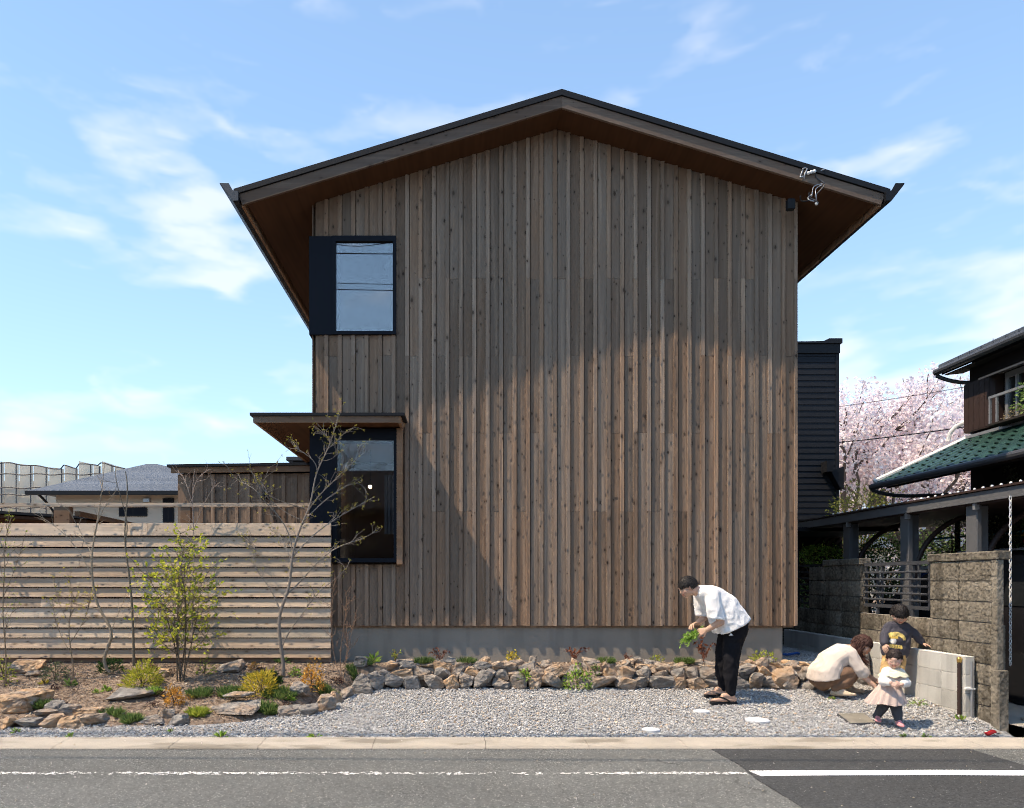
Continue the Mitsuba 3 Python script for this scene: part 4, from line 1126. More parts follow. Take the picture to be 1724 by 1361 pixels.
# ---------------------------------------------------------------- plants
def leafmesh(pts, dirs, size, rng, aspect=0.5, cols=None, fold=0.25, jit=0.25):
    """one folded lozenge per point, lying along its direction"""
    n = len(pts)
    d = dirs / (np.linalg.norm(dirs, axis=1, keepdims=True) + 1e-9)
    s = np.cross(d, rng.normal(size=(n, 3)))
    s /= np.linalg.norm(s, axis=1, keepdims=True) + 1e-9
    m = np.cross(d, s)
    L = (np.broadcast_to(size, (n,)) * rng.uniform(1 - jit, 1 + jit, n))[:, None]
    v = np.stack([pts, pts + d * L * .5 + s * L * aspect * .5 + m * L * fold * .3, pts + d * L, pts + d * L * .5 - s * L * aspect * .5 + m * L * fold * .3], 1).reshape(-1, 3)
    f = (np.arange(n)[:, None, None] * 4 + np.array([[0, 1, 2], [0, 2, 3]])[None]).reshape(-1, 3)
    cols = np.asarray(cols, float)
    c = cols[rng.integers(0, len(cols), n)] * rng.uniform(.75, 1.2, (n, 1))
    return v, f, np.repeat(c, 4, 0)


def vcat(*ms):
    vs, fs, cs, n = [], [], [], 0
    for v, f, c in ms:
        vs.append(v); fs.append(f + n); cs.append(c); n += len(v)
    return np.vstack(vs), np.vstack(fs), np.vstack(cs)


def stems(lines, col, sides=5, rng=None):
    ms = []
    for p, r in lines:
        v, f = tube(p, r, sides)
        c = np.tile(np.asarray(col, float), (len(v), 1)) * (1 if rng is None else rng.uniform(.8, 1.15))
        ms.append((v, f, c))
    return vcat(*ms)


def grow(p, d, L, r, depth, rng, out, tips, spread=0.6, up=0.25, kids=3, shrink=0.66):
    n = 5
    pts, q, dd = [p], np.array(p, float), np.array(d, float)
    for i in range(n):
        dd = dd + rng.normal(0, .13, 3) + [0, 0, up * .12]
        dd /= np.linalg.norm(dd)
        q = q + dd * L / n
        pts.append(q.copy())
    out.append((np.array(pts), np.linspace(r, r * .55, n + 1)))
    if depth == 0:
        tips.append((q, dd))
        return
    for k in range(kids):
        t = rng.uniform(.35, 1.0) if k else 1.0
        i = min(int(t * n), n)
        side = rng.normal(size=3)
        nd = dd + spread * side / np.linalg.norm(side) + [0, 0, up]
        grow(pts[i], nd / np.linalg.norm(nd), L * shrink * rng.uniform(.75, 1.15), r * .58, depth - 1, rng, out, tips, spread, up, kids, shrink)


GREEN = [(.10, .17, .05), (.16, .24, .07), (.24, .31, .11)]
DKGREEN = [(.025, .06, .022), (.045, .09, .03), (.07, .12, .04)]
YGREEN = [(.40, .45, .07), (.48, .52, .09), (.26, .34, .06)]
GOLD = [(.62, .49, .06), (.72, .60, .11), (.42, .39, .06)]
ORANGE = [(.62, .33, .07), (.72, .44, .10), (.42, .22, .06)]
RUST = [(.20, .075, .045), (.28, .11, .06), (.14, .06, .04)]
PURPLE = [(.035, .018, .026), (.06, .028, .035), (.10, .05, .04)]
LIME = [(.28, .44, .07), (.38, .52, .10), (.18, .32, .05)]
GREY = [(.10, .125, .075), (.16, .18, .11)]


def lowplant(name, px, py, w, h, kind, cols, label, cat_, D=None, seed=0, group=None, n=None, top=None):
    """w, h: width and height in pixels at the plant's own distance"""
    rng = np.random.default_rng(seed or int(px * 13 + py))
    if D is None:
        D = ground_depth(px, py)
    X = (px - CX) * D / F
    z = gz(X, D) - .005 if top is None else top
    W, Hh = w * D / F / 2, h * D / F
    key = thing(name, label, cat_, group)
    c0 = np.array([X, D, z])
    if kind == 'blade':
        n = n or int(200 + 4200 * W)
        a, rr_ = rng.uniform(0, 2 * np.pi, n), np.sqrt(rng.random(n)) * W * .85
        pts = c0 + np.column_stack([np.cos(a) * rr_, np.sin(a) * rr_ * .7, np.zeros(n)])
        pts[:, 2] = gza(pts[:, 0], pts[:, 1]) if top is None else top
        dirs = np.column_stack([np.cos(a) * rr_ / W * .8, np.sin(a) * rr_ / W * .8, np.full(n, .75)]) + rng.normal(0, .33, (n, 3))
        dirs[:, 2] = abs(dirs[:, 2]) + .1
        lp = meshkit.noise(pts * 22, 5) > .38
        pts, dirs = pts[lp], dirs[lp]
        m = leafmesh(pts, dirs, min(Hh * .8, .085), rng, .13, cols, .1, .45)
    elif kind in ('leafy', 'conifer'):
        n = n or int(160 + 2600 * W)
        u = rng.normal(size=(n, 3))
        u /= np.linalg.norm(u, axis=1, keepdims=True)
        u *= rng.uniform(.35, 1, (n, 1)) ** .6
        u[:, 2] = abs(u[:, 2])
        lump = .72 + .45 * meshkit.noise(u * 2.2 + seed + px, 4)
        pts = c0 + u * lump[:, None] * [W, W * .8, Hh * .92]
        if kind == 'conifer':
            dirs = u * [1, 1, .5] + [0, 0, .28] + rng.normal(0, .25, (n, 3))
            m = leafmesh(pts, dirs, .055, rng, .22, cols, .2, .5)
        else:
            m = leafmesh(pts, u + rng.normal(0, .6, (n, 3)), min(.036, max(.016, Hh * .22)), rng, .55, cols)
    elif kind == 'broad':
        n = n or 22
        a = rng.uniform(0, 2 * np.pi, n)
        el = rng.uniform(.15, 1.2, n)
        dirs = np.column_stack([np.cos(a) * np.cos(el), np.sin(a) * np.cos(el), np.sin(el)])
        pts = c0 + dirs * [W, W, Hh] * rng.uniform(.1, .5, (n, 1))
        m = leafmesh(pts, dirs + rng.normal(0, .2, (n, 3)), max(W, Hh) * .62, rng, .42, cols, .4)
    else:                                     # droop: stems with hanging leaves
        ls, pt, dr_ = [], [], []
        for k in range(5):
            a = rng.uniform(0, 2 * np.pi)
            tip = c0 + [math.cos(a) * W * rng.uniform(.3, .95), math.sin(a) * W * .5, Hh * rng.uniform(.6, 1)]
            mid = (c0 + tip) / 2 + [0, 0, Hh * .18]
            p = curve([c0, mid, tip], 8)
            ls.append((p, np.linspace(.006, .0025, 8)))
            for q in p[3:]:
                for _ in range(2):
                    pt.append(q); dr_.append(rng.normal(0, .7, 3) + [0, 0, -.5])
        put('stem', stems(ls, (.16, .08, .06))[:2], 'm_vc', key, color=stems(ls, (.16, .08, .06))[2])
        m = leafmesh(np.array(pt), np.array(dr_), max(.028, Hh * .2), rng, .42, cols)
    put('foliage', m[:2], 'm_leaf', key, color=m[2])
    if kind in ('leafy', 'conifer', 'broad'):
        ls = []
        for k in range(4):
            a = rng.uniform(0, 2 * np.pi)
            ls.append((curve([c0 - [0, 0, .01], c0 + [math.cos(a) * W * .25, math.sin(a) * W * .25, Hh * .45], c0 + [math.cos(a) * W * .6, math.sin(a) * W * .5, Hh * .75]], 6), np.linspace(.006, .002, 6)))
        v, f, c = stems(ls, (.13, .09, .06))
        put('stem', (v, f), 'm_vc', key, color=c)
    return key


P = lowplant
P('conifer_shrub', 240, 1156, 64, 44, 'conifer', [(.48, .48, .07), (.60, .56, .10), (.28, .33, .05)], 'spreading yellow green conifer behind the wide flat grey slab', 'shrub', n=900)
P('conifer_shrub', 440, 1170, 62, 50, 'conifer', GOLD, 'bright gold spreading conifer in the middle of the bed', 'shrub', n=950)
P('orange_shrub', 526, 1162, 46, 60, 'leafy', ORANGE, 'taller orange leaved shrub near the right end of the fence', 'shrub', n=420)
P('orange_shrub', 293, 1187, 36, 38, 'leafy', ORANGE, 'small orange leaved shrub at the foot of the evergreen tree', 'shrub', n=260)
P('orange_shrub', 318, 1178, 22, 14, 'leafy', ORANGE, 'tiny orange sprig right of the small orange shrub', 'shrub', n=60)
P('green_tuft', 386, 1170, 48, 26, 'blade', GREEN, 'wide dark green tuft touching the left side of the gold conifer', 'ground cover')
P('green_tuft', 470, 1172, 58, 34, 'blade', GREEN, 'wide dark green tuft touching the right side of the gold conifer', 'ground cover')
P('green_tuft', 458, 1150, 34, 22, 'leafy', DKGREEN, 'dark leafy clump just behind the gold conifer', 'ground cover')
P('green_tuft', 190, 1206, 30, 18, 'blade', GREEN, 'low green tuft in front of the wide flat grey slab', 'ground cover')
P('green_tuft', 222, 1215, 28, 15, 'blade', GREEN, 'small green tuft at the gravel edge below the flat slab', 'ground cover')
P('green_tuft', 332, 1205, 28, 24, 'blade', YGREEN, 'yellowish tuft left of the pinkish stepping slab', 'ground cover')
P('green_tuft', 336, 1172, 40, 24, 'blade', GREEN, 'green tuft between the evergreen tree and the dark tuft', 'ground cover')
P('green_tuft', 449, 1197, 28, 22, 'blade', GREEN, 'round green tuft right of the pinkish stepping slab', 'ground cover')
P('green_tuft', 71, 1192, 24, 18, 'blade', GREEN, 'green tuft behind the pale pointed rock', 'ground cover')
P('green_tuft', 606, 1146, 46, 28, 'blade', GREEN, 'green mat beside the tall dark end rock of the edging', 'ground cover')
P('green_tuft', 551, 1172, 32, 20, 'blade', GREEN, 'green tuft behind the brown angular edge rocks', 'ground cover')
P('leafy_plant', 186, 1131, 50, 30, 'leafy', DKGREEN, 'dark leafy plant against the fence behind the curved bare tree', 'plant', n=330)
P('leafy_plant', 94, 1144, 54, 36, 'leafy', GREY, 'grey green leafy plant right of the layered rock', 'plant', n=260)
P('leafy_plant', 76, 1152, 20, 11, 'broad', GOLD, 'low yellow plant in the soil at the left', 'plant')
P('leafy_plant', 120, 1155, 22, 18, 'broad', GREEN, 'green rosette at the foot of the sparse shrub', 'plant')
P('leafy_plant', 162, 1167, 16, 9, 'broad', LIME, 'lime green seedling in the soil', 'plant')
P('leafy_plant', 179, 1164, 15, 14, 'broad', LIME, 'lime green seedling right of the other seedling', 'plant')
P('leafy_plant', 258, 1170, 15, 20, 'blade', LIME, 'pale green upright plant beside the yellow conifer', 'plant')
P('leafy_plant', 497, 1138, 24, 18, 'leafy', LIME, 'bright green plant between the bare dogwood and the tall orange shrub', 'plant', n=120)
P('leafy_plant', 477, 1116, 28, 22, 'broad', GREEN, 'green leafy plant behind the dogwood trunk', 'plant')
P('leafy_plant', 490, 1180, 20, 12, 'broad', LIME, 'light green rosette in front of the tan topped block of rock', 'plant')
P('leafy_plant', 345, 1136, 34, 36, 'leafy', YGREEN, 'thin green plant behind the evergreen tree stems', 'plant', n=70)
for i, (a, b, w, h, lab) in enumerate(((92, 1162, 20, 13, 'dark purple plant nearest the left rock group'), (106, 1187, 18, 12, 'dark purple plant behind the grey edging rocks'), (270, 1174, 24, 15, 'dark purple plant left of the small orange shrub'),
                                       (258, 1190, 30, 13, 'dark purple plant above the dark slate slab'), (366, 1174, 30, 13, 'dark purple plant behind the pinkish stepping slab'), (484, 1192, 28, 14, 'dark purple plant below the tan topped block'), (567, 1152, 30, 15, 'dark purple plant near the dry twig shrub'), (440, 1134, 26, 13, 'dark purple plant behind the gold conifer'))):
    P('purple_plant', a, b, w, h, 'leafy', PURPLE, lab, 'plant', n=90)
P('rust_plant', 258, 1126, 16, 13, 'leafy', RUST, 'rust red plant at the fence foot beside the pale cream rock', 'plant', n=70)
P('rust_plant', 428, 1128, 22, 18, 'leafy', ORANGE, 'reddish sprig at the fence foot above the gold conifer', 'plant', n=70)
for a, b, w, h, lab in ((26, 1233, 18, 10, 'weed at the gravel edge near the left border'), (118, 1240, 20, 6, 'flat weed by the kerb at the left'), (286, 1232, 12, 8, 'weed in the gravel below the slate slab'), (372, 1241, 34, 6, 'flat weed strip along the kerb below the stepping slab'),
                        (530, 1241, 26, 5, 'flat weed by the kerb right of centre left'), (1400, 1178, 18, 8, 'weed in the gravel before the crouching woman'), (1560, 1241, 22, 7, 'weed by the kerb below the girl'), (1520, 1240, 18, 7, 'weed at the kerb left of the girl')):
    P('weed', a, b, w, h, 'broad', LIME, lab, 'weed', n=16)
P('weed', 1546, 1187, 34, 12, 'leafy', LIME, 'patch of weeds along the foot of the low pale wall', 'weed', n=110)
P('weed', 1618, 1212, 26, 9, 'broad', LIME, 'weed at the foot of the tap post', 'weed', n=16)
# strip above the stone edging
for a, b, w, h, kind, cols, lab, D, n in (
    (628, 1113, 36, 22, 'broad', LIME, 'glossy bright green plant at the left end of the planter strip', 9.6, 16),
    (666, 1112, 26, 24, 'droop', YGREEN, 'thin weedy plant beside the glossy green one', 9.66, None),
    (742, 1113, 60, 28, 'droop', RUST, 'drooping brown red plant, leftmost in the planter strip', 9.66, None),
    (862, 1112, 24, 24, 'leafy', GOLD, 'yellow plant in the planter strip', 9.66, 120),
    (966, 1112, 60, 34, 'droop', RUST, 'drooping brown red plant in the middle of the planter strip', 9.66, None),
    (1056, 1113, 22, 16, 'droop', RUST, 'small rusty seedling right of the middle brown red plant', 9.66, None),
    (1106, 1113, 24, 18, 'leafy', YGREEN, 'small yellowish plant left of the man', 9.66, 60),
    (1184, 1114, 48, 44, 'droop', RUST, 'tall brown red plant behind the man', 9.64, None),
    (1284, 1117, 52, 22, 'leafy', YGREEN, 'yellow green plant right of the man', 9.64, 160),
    (712, 1113, 34, 12, 'blade', GREEN, 'grass tuft left of the yellow planter plant', 9.55, None),
    (785, 1113, 34, 12, 'blade', GREEN, 'grass tuft between the brown red plant and the yellow plant', 9.55, None),
    (1020, 1113, 26, 12, 'blade', GREEN, 'grass tuft right of the middle brown red plant', 9.55, None),
    (1152, 1114, 30, 12, 'blade', GREEN, 'grass tuft under the man\'s bundle of greens', 9.55, None)):
    P('planter_plant', a, b, w, h, kind, cols, lab, 'plant', D=D, top=.50, n=n)
P('wall_plant', 972, 1150, 52, 44, 'leafy', LIME, 'big lime green plant growing out of the stone edging', 'plant', D=9.24, top=.22, n=300)
P('wall_plant', 882, 1141, 24, 24, 'leafy', LIME, 'small green plant growing from the stone edging left of the big one', 'plant', D=9.26, top=.32, n=80)
P('wall_plant', 1002, 1128, 18, 20, 'leafy', GREEN, 'small green sprig on top of the edging right of the big lime plant', 'plant', D=9.3, top=.40, n=60)


# trees and shrubs of the bed, digitised from the photograph at their own distance
def path_at(pts, D, rng, amp=.05):
    q = np.array([at(x, y, D) for x, y in pts])
    q[:, 1] += np.cumsum(rng.normal(0, amp, len(q))) * np.linspace(0, 1, len(q))
    return q


def c1p(*a):    # readings from the first left crop (scale 1.998)
    return [(x / 1.998, 680 + y / 1.998) for x, y in a]


def c2p(*a):    # readings from the bay window crop (scale 2.521)
    return [(380 + x / 2.521, 660 + y / 2.521) for x, y in a]


def digit_tree(name, label, D, lines, col, budcols, bud, seed, twigs=6, budn=3, cat_='tree'):
    rng = np.random.default_rng(seed)
    key = thing(name, label, cat_)
    tr, br, tips = [], [], []
    for i, (pts, r0, r1) in enumerate(lines):
        q = path_at(pts, D, rng, .0 if i == 0 else .07)
        if i:                                   # start on the trunk
            k = np.argmin(np.linalg.norm((tr[0][0] - q[0])[:, [0, 2]], axis=1))
            q[0] = tr[0][0][k]
            q[1:, 1] += q[0][1] - D
        p = curve(q, max(10, 4 * len(q)))
        (tr if i == 0 else br).append((p, np.linspace(r0, r1, len(p))))
        for k in range(int(twigs * (len(q) - 1) / 2)):
            t = rng.integers(len(p) // 3, len(p))
            d = p[min(t + 1, len(p) - 1)] - p[t - 1]
            d = d / np.linalg.norm(d) + rng.normal(0, .55, 3) + [0, 0, .15]
            tw, tt = [], []
            grow(p[t], d / np.linalg.norm(d), rng.uniform(.07, .17), .0035, 1, rng, tw, tt, .7, .1, 2, .6)
            br += tw
            tips += tt
        tips.append((p[-1], p[-1] - p[-2]))
    v, f, c = stems(tr, col, 8)
    put('trunk', (v, f), 'm_bark', key, smooth=True, color=c)
    if br:
        v, f, c = stems(br, np.array(col) * 1.1, 5, rng)
        put('branches', (v, f), 'm_bark', key, smooth=True, color=c)
    if budn:
        pts = np.array([t[0] for t in tips for _ in range(budn)])
        ds = np.array([t[1] / (np.linalg.norm(t[1]) + 1e-9) for t in tips for _ in range(budn)]) + rng.normal(0, .5, (len(pts), 3))
        m = leafmesh(pts + rng.normal(0, .006, pts.shape), ds, bud, rng, .45, budcols)
        put('leaves', m[:2], 'm_leaf', key, color=m[2])
    return key


BARK = (.22, .19, .165)
digit_tree('budding_tree', 'slender grey dogwood with bare branches and yellow green buds before the bay window', 9.13, [
    (c2p((245, 1205), (234, 1080), (234, 930), (262, 850), (283, 700), (325, 560), (360, 470), (385, 350), (430, 250), (465, 150), (480, 90)), .024, .0035),
    (c2p((234, 930), (205, 870), (160, 800), (110, 720), (100, 650), (60, 630), (20, 600)), .0095, .0025),
    (c2p((262, 850), (330, 790), (420, 700), (480, 660), (560, 630), (640, 590)), .011, .0025),
    (c2p((290, 690), (370, 610), (450, 545), (540, 490), (620, 440)), .010, .0025),
    (c2p((325, 560), (400, 480), (470, 420), (540, 385), (600, 430)), .009, .0025),
    (c2p((345, 520), (400, 440), (450, 390), (520, 330), (575, 285)), .009, .0025),
    (c2p((283, 700), (265, 600), (225, 530), (170, 470), (130, 420), (60, 380), (30, 360)), .009, .0025),
    (c2p((275, 730), (240, 640), (210, 600), (190, 590)), .007, .0025),
    (c2p((240, 1110), (265, 1030), (330, 940), (400, 850), (450, 810), (510, 755)), .009, .0025),
    (c2p((385, 350), (370, 290), (330, 260), (290, 230)), .006, .002),
    (c2p((430, 250), (480, 200), (515, 170)), .005, .002),
    (c2p((410, 300), (450, 280), (470, 260)), .005, .002),
    (c2p((440, 225), (420, 180), (385, 180)), .004, .002),
    (c2p((170, 470), (150, 410), (110, 320)), .006, .002),
    (c2p((130, 420), (165, 380), (215, 330)), .005, .002)], BARK, [(.42, .38, .07), (.34, .30, .08), (.5, .42, .10)], .022, 5, twigs=7, budn=4)
digit_tree('bare_tree', 'thin leafless tree with a crooked stem at the left of the fence', ground_depth(184, 1137), [
    (c1p((370, 905), (355, 840), (375, 775), (340, 700), (312, 600), (310, 500), (325, 410), (340, 310), (352, 200)), .022, .003),
    (c1p((375, 775), (400, 700), (430, 650)), .006, .002), (c1p((340, 700), (280, 680), (220, 640)), .006, .002), (c1p((312, 600), (270, 500), (200, 420), (120, 370)), .008, .002),
    (c1p((310, 500), (260, 430), (230, 360)), .006, .002), (c1p((325, 410), (370, 320), (400, 290)), .006, .002)], (.30, .25, .19), RUST, .012, 9, twigs=4, budn=1)
digit_tree('bare_tree', 'straight forked leafless sapling left of the evergreen tree', ground_depth(225, 1121), [
    (c1p((450, 882), (445, 700), (432, 560), (420, 450), (428, 320), (422, 228)), .018, .006), (c1p((423, 450), (400, 300), (385, 240), (377, 208)), .009, .003)], (.17, .15, .12), RUST, .01, 10, twigs=1, budn=0)
digit_tree('bare_tree', 'twiggy leafless tree rising against the timber annex', 9.5, [
    (c1p((650, 790), (648, 620), (652, 470), (648, 330), (655, 220)), .012, .003), (c1p((648, 330), (620, 260), (600, 235)), .005, .002), (c1p((650, 300), (675, 250), (700, 230)), .005, .002),
    (c1p((652, 420), (690, 330), (720, 280)), .005, .002)], (.34, .27, .23), RUST, .012, 12, twigs=6, budn=1)
digit_tree('sparse_shrub', 'sparse twiggy shrub with a few yellow leaves by the left of the fence', ground_depth(122, 1146), [
    (c1p((245, 925), (240, 840), (232, 760), (240, 680), (235, 600)), .009, .003), (c1p((240, 840), (180, 760), (150, 660)), .006, .002), (c1p((238, 800), (280, 720), (310, 650)), .006, .002),
    (c1p((236, 740), (200, 680), (180, 620)), .005, .002), (c1p((238, 700), (270, 650), (290, 640)), .005, .002)], (.22, .17, .12), GOLD, .028, 13, twigs=8, budn=2, cat_='shrub')
digit_tree('sparse_shrub', 'tall sparse twiggy shrub at the left border of the view', ground_depth(10, 1156), [
    (c1p((15, 950), (18, 820), (10, 700), (15, 560), (22, 440), (40, 380)), .009, .003), (c1p((18, 820), (40, 740), (60, 690)), .005, .002), (c1p((14, 640), (50, 540), (90, 430)), .005, .002), (c1p((14, 600), (-20, 520), (-40, 430)), .005, .002)],
    (.22, .17, .12), YGREEN, .025, 14, twigs=7, budn=2, cat_='shrub')
P('leafy_plant', 8, 1152, 40, 52, 'leafy', YGREEN, 'yellow green bush cut by the left border', 'plant', n=150)
digit_tree('dry_shrub', 'dry reddish twig shrub between the fence end and the concrete base', ground_depth(577, 1150), [
    ([(577, 1150), (573, 1110), (578, 1060), (583, 1000)], .006, .002), ([(577, 1150), (562, 1100), (558, 1050), (566, 990)], .005, .002), ([(577, 1145), (588, 1090), (598, 1050)], .005, .002), ([(575, 1130), (585, 1080), (580, 1055)], .004, .002)],
    (.25, .16, .11), RUST, .014, 15, twigs=10, budn=1, cat_='shrub')
digit_tree('dry_shrub', 'small dry twig in the soil left of the flat grey slab', ground_depth(122, 1168), [
    ([(124, 1168), (132, 1150), (124, 1138), (118, 1128)], .006, .003), ([(124, 1168), (116, 1155), (110, 1142)], .005, .002)], (.24, .18, .14), GREEN, .02, 16, twigs=4, budn=1, cat_='shrub')


OT = thing('shade_tree', 'tree just beyond the left border whose branches dapple the fence with shade', 'tree')
rng = np.random.default_rng(70)
ls, tips = [], []
ls.append((curve([[-7.3, 9.0, .2], [-7.2, 9.0, 1.2], [-7.0, 8.95, 2.2]], 8), np.linspace(.05, .035, 8)))
for k in range(7):
    a = k * .9 + rng.uniform(-.3, .3)
    d = np.array([math.cos(a), math.sin(a) * .6, rng.uniform(.3, 1.1)])
    grow(np.array([-7.05, 8.95, 1.6 + .12 * k]), d / np.linalg.norm(d), 1.0, .018, 2, rng, ls, tips, .6, .15, 3, .62)
v, f, c = stems(ls, (.2, .16, .12), 6)
put('trunk', (v, f), 'm_bark', OT, smooth=True, color=c)
q = np.array([t[0] for t in tips for _ in range(5)])
m = leafmesh(q + rng.normal(0, .07, q.shape), rng.normal(size=q.shape), .07, rng, .55, GREEN)
put('crown', m[:2], 'm_leaf', OT, color=m[2])


def evergreen():
    rng = np.random.default_rng(51)
    D = ground_depth(303, 1147)
    X = (303 - CX) * D / F
    z = gz(X, D)
    key = thing('evergreen_tree', 'young multi stemmed evergreen tree with yellow green leaves before the fence', 'tree')
    ls, tips = [], []
    H_ = 1.82
    for k, (dx, hh) in enumerate(((-.05, 1.0), (.16, .86), (.02, .93), (-.22, .72), (.30, .66), (.06, .8), (-.1, .6))):
        p = curve([[X + .015 * k - .03, D + rng.normal(0, .02), z - .02], [X + dx * .4, D + rng.normal(0, .05), z + H_ * hh * .4], [X + dx + rng.normal(0, .03), D + rng.normal(0, .12), z + H_ * hh]], 14)
        ls.append((p, np.linspace(.0095, .0025, 14)))
        for t in range(4, 14):
            for _ in range(3):
                d = rng.normal(size=3) * [1, .9, .5] + [dx * .6, 0, .35]
                s = np.interp(p[t][2] - z, [.35, .8, 1.3, 1.85], [.40, .42, .34, .14])
                grow(p[t], d / np.linalg.norm(d), s * rng.uniform(.4, 1.0), .004, 1, rng, ls, tips, .6, .15, 2, .6)
    v, f, c = stems(ls, (.15, .12, .09), 5, rng)
    put('trunk', (v, f), 'm_bark', key, smooth=True, color=c)
    pts, ds = [], []
    for q, d in tips:
        for _ in range(3):
            pts.append(q - d * rng.uniform(0, .10) + rng.normal(0, .014, 3)); ds.append(d + rng.normal(0, .7, 3) + [0, 0, .2])
    m = leafmesh(np.array(pts), np.array(ds), .056, rng, .52, [(.46, .50, .05), (.58, .60, .07), (.26, .34, .05), (.66, .62, .10)], .35)
    put('crown', m[:2], 'm_leaf', key, color=m[2])


evergreen()


# cherry trees in blossom beyond the plots
def cherry(X, Y, H_, R, seed, label):
    rng = np.random.default_rng(seed)
    key = thing('cherry_tree', label, 'tree')
    ls, tips = [], []
    ls.append((curve([[X, Y, -.1], [X + .2, Y, 1.5], [X, Y, 2.8]], 8), np.linspace(.38, .27, 8)))
    for k in range(8):
        a = k * 2 * np.pi / 8 + rng.uniform(-.3, .3)
        d = np.array([math.cos(a), math.sin(a), rng.uniform(.5, 1.3)])
        grow(np.array([X, Y, 2.6]), d / np.linalg.norm(d), H_ * .40, .13, 3, rng, ls, tips, .62, .12, 3, .68)
    v, f, c = stems(ls, (.12, .10, .09), 6)
    put('trunk', (v, f), 'm_bark', key, smooth=True, color=c)
    base = np.array([p for p, r in ls if r[0] < .07 for p in p[2:]])
    n = 27000
    q = base[rng.integers(0, len(base), n)] + rng.normal(0, .24, (n, 3))
    q = q[q[:, 2] < H_ * 1.02]
    cl = [(.95, .90, .90), (.97, .94, .93), (.92, .83, .85), (.86, .75, .78)]
    m = leafmesh(q, rng.normal(size=q.shape), .15, rng, .9, cl, .5, .4)
    put('crown', m[:2], 'm_petal', key, color=m[2])


cherry(17.3, 33, 9.8, 4.5, 4, 'cherry tree in pale pink blossom beside the dark sided building')
cherry(21.5, 35, 10.9, 4.8, 8, 'cherry tree in pale pink blossom behind the tiled house')
cherry(13.0, 37, 9.6, 4.8, 15, 'cherry tree in blossom mostly hidden by the dark sided building')
cherry(25.5, 38, 11.6, 4.8, 23, 'cherry tree in blossom farthest right beyond the tiled house')


def bush(name, c, r, n, leaf, cols, label, cat_='shrub', aspect=.5, stem=True, mat_='m_leaf', lumps=2.4):
    rng = np.random.default_rng(int(abs(c[0] * 91 + c[2] * 37)))
    key = thing(name, label, cat_)
    u = rng.normal(size=(n, 3))
    u /= np.linalg.norm(u, axis=1, keepdims=True)
    rad = rng.uniform(.3, 1, (n, 1)) ** .5
    l = .6 + .7 * meshkit.noise(u * lumps + c[0], 3)
    p = np.array(c) + u * rad * l[:, None] * np.array(r)
    m = leafmesh(p, u + rng.normal(0, .7, (n, 3)), leaf, rng, aspect, cols)
    put('foliage', m[:2], mat_, key, color=m[2])
    if stem:
        ls = [(curve([[c[0] + rng.normal(0, .04), c[1], .1], [c[0] + rng.normal(0, .12), c[1], (c[2] + .1) / 2], [c[0] + rng.normal(0, r[0] * .4), c[1] + rng.normal(0, r[1] * .3), c[2] + r[2] * .4]], 8), np.linspace(.03, .01, 8)) for _ in range(5)]
        v, f, cc = stems(ls, (.12, .09, .07))
        put('stem', (v, f), 'm_bark', key, smooth=True, color=cc)
    return key


bush('olive_bush', (8.15, 11.6, 2.05), (.62, .8, .75), 2600, .055, [(.16, .19, .11), (.24, .26, .16), (.10, .13, .07)], 'grey green bush under the carport behind the black car', aspect=.35)
bush('clipped_shrub', (7.4, 13.2, 1.75), (.75, .7, .62), 2600, .05, DKGREEN, 'dark green clipped shrub behind the metal grille')
bush('clipped_shrub', (6.75, 13.7, 2.05), (.5, .4, .22), 1100, .05, LIME, 'light green shrub pad beside the second carport post')
bush('clipped_shrub', (6.2, 14.6, 2.15), (.72, .4, .16), 1300, .045, [(.16, .22, .10), (.26, .32, .17), (.09, .14, .06)], 'flat cloud pruned pad beside the house corner', lumps=5)
bush('clipped_shrub', (8.6, 15.6, 2.9), (.75, .6, .75), 2000, .06, [(.16, .19, .05), (.24, .25, .07), (.10, .13, .04)], 'yellowish green shrub rising above the carport roof')
bush('clipped_shrub', (7.9, 16.2, 2.2), (.9, .5, .8), 1800, .06, [(.22, .16, .06), (.14, .15, .05), (.30, .20, .08)], 'brownish shrub behind the lattice panel')
bush('clipped_shrub', (5.95, 13.0, 1.2), (.4, .5, .5), 900, .05, GREEN, 'low green shrub behind the black grille')
bush('garden_hedge', (8.6, 14.6, 1.5), (1.3, .6, 1.15), 5200, .06, DKGREEN, 'dark hedge behind the second carport post', 'hedge')
bush('garden_hedge', (10.3, 15.2, 1.6), (1.2, .6, 1.3), 4200, .06, GREEN, 'mid green hedge beside the tiled house wall', 'hedge')
bush('flowering_plant', (8.62, 9.9, 2.28), (.36, .40, .20), 700, .05, [(.75, .05, .35), (.80, .10, .42), (.62, .03, .28)], 'magenta azalea blooming under the carport at the right border', 'flower', aspect=.8, stem=False, mat_='m_petal')
bush('flowering_plant', (8.6, 9.85, 2.06), (.38, .36, .10), 500, .045, [(.75, .70, .80), (.85, .82, .86)], 'white flowers just below the magenta azalea', 'flower', aspect=.8, stem=False, mat_='m_petal')
bush('flowering_plant', (8.3, 10.4, 2.12), (.20, .25, .16), 260, .05, [(.55, .03, .05), (.4, .02, .03)], 'red flowers left of the white ones under the carport', 'flower', aspect=.8, stem=False, mat_='m_petal')
bush('leafy_shrub', (8.45, 10.7, 2.25), (.28, .5, .35), 700, .05, GREEN, 'green shrub between the carport post and the flowers', stem=False)
bush('balcony_plant', (8.72, 11.0, 4.42), (.20, .42, .33), 700, .055, [(.20, .33, .10), (.33, .45, .18), (.13, .24, .06)], 'leafy light green pot plant on the upper window ledge', 'plant', stem=False)
bush('balcony_plant', (8.70, 11.45, 4.19), (.12, .25, .10), 200, .035, [(.45, .36, .22), (.35, .30, .15), (.6, .5, .4)], 'dry pale plants along the upper window ledge', 'plant', stem=False)
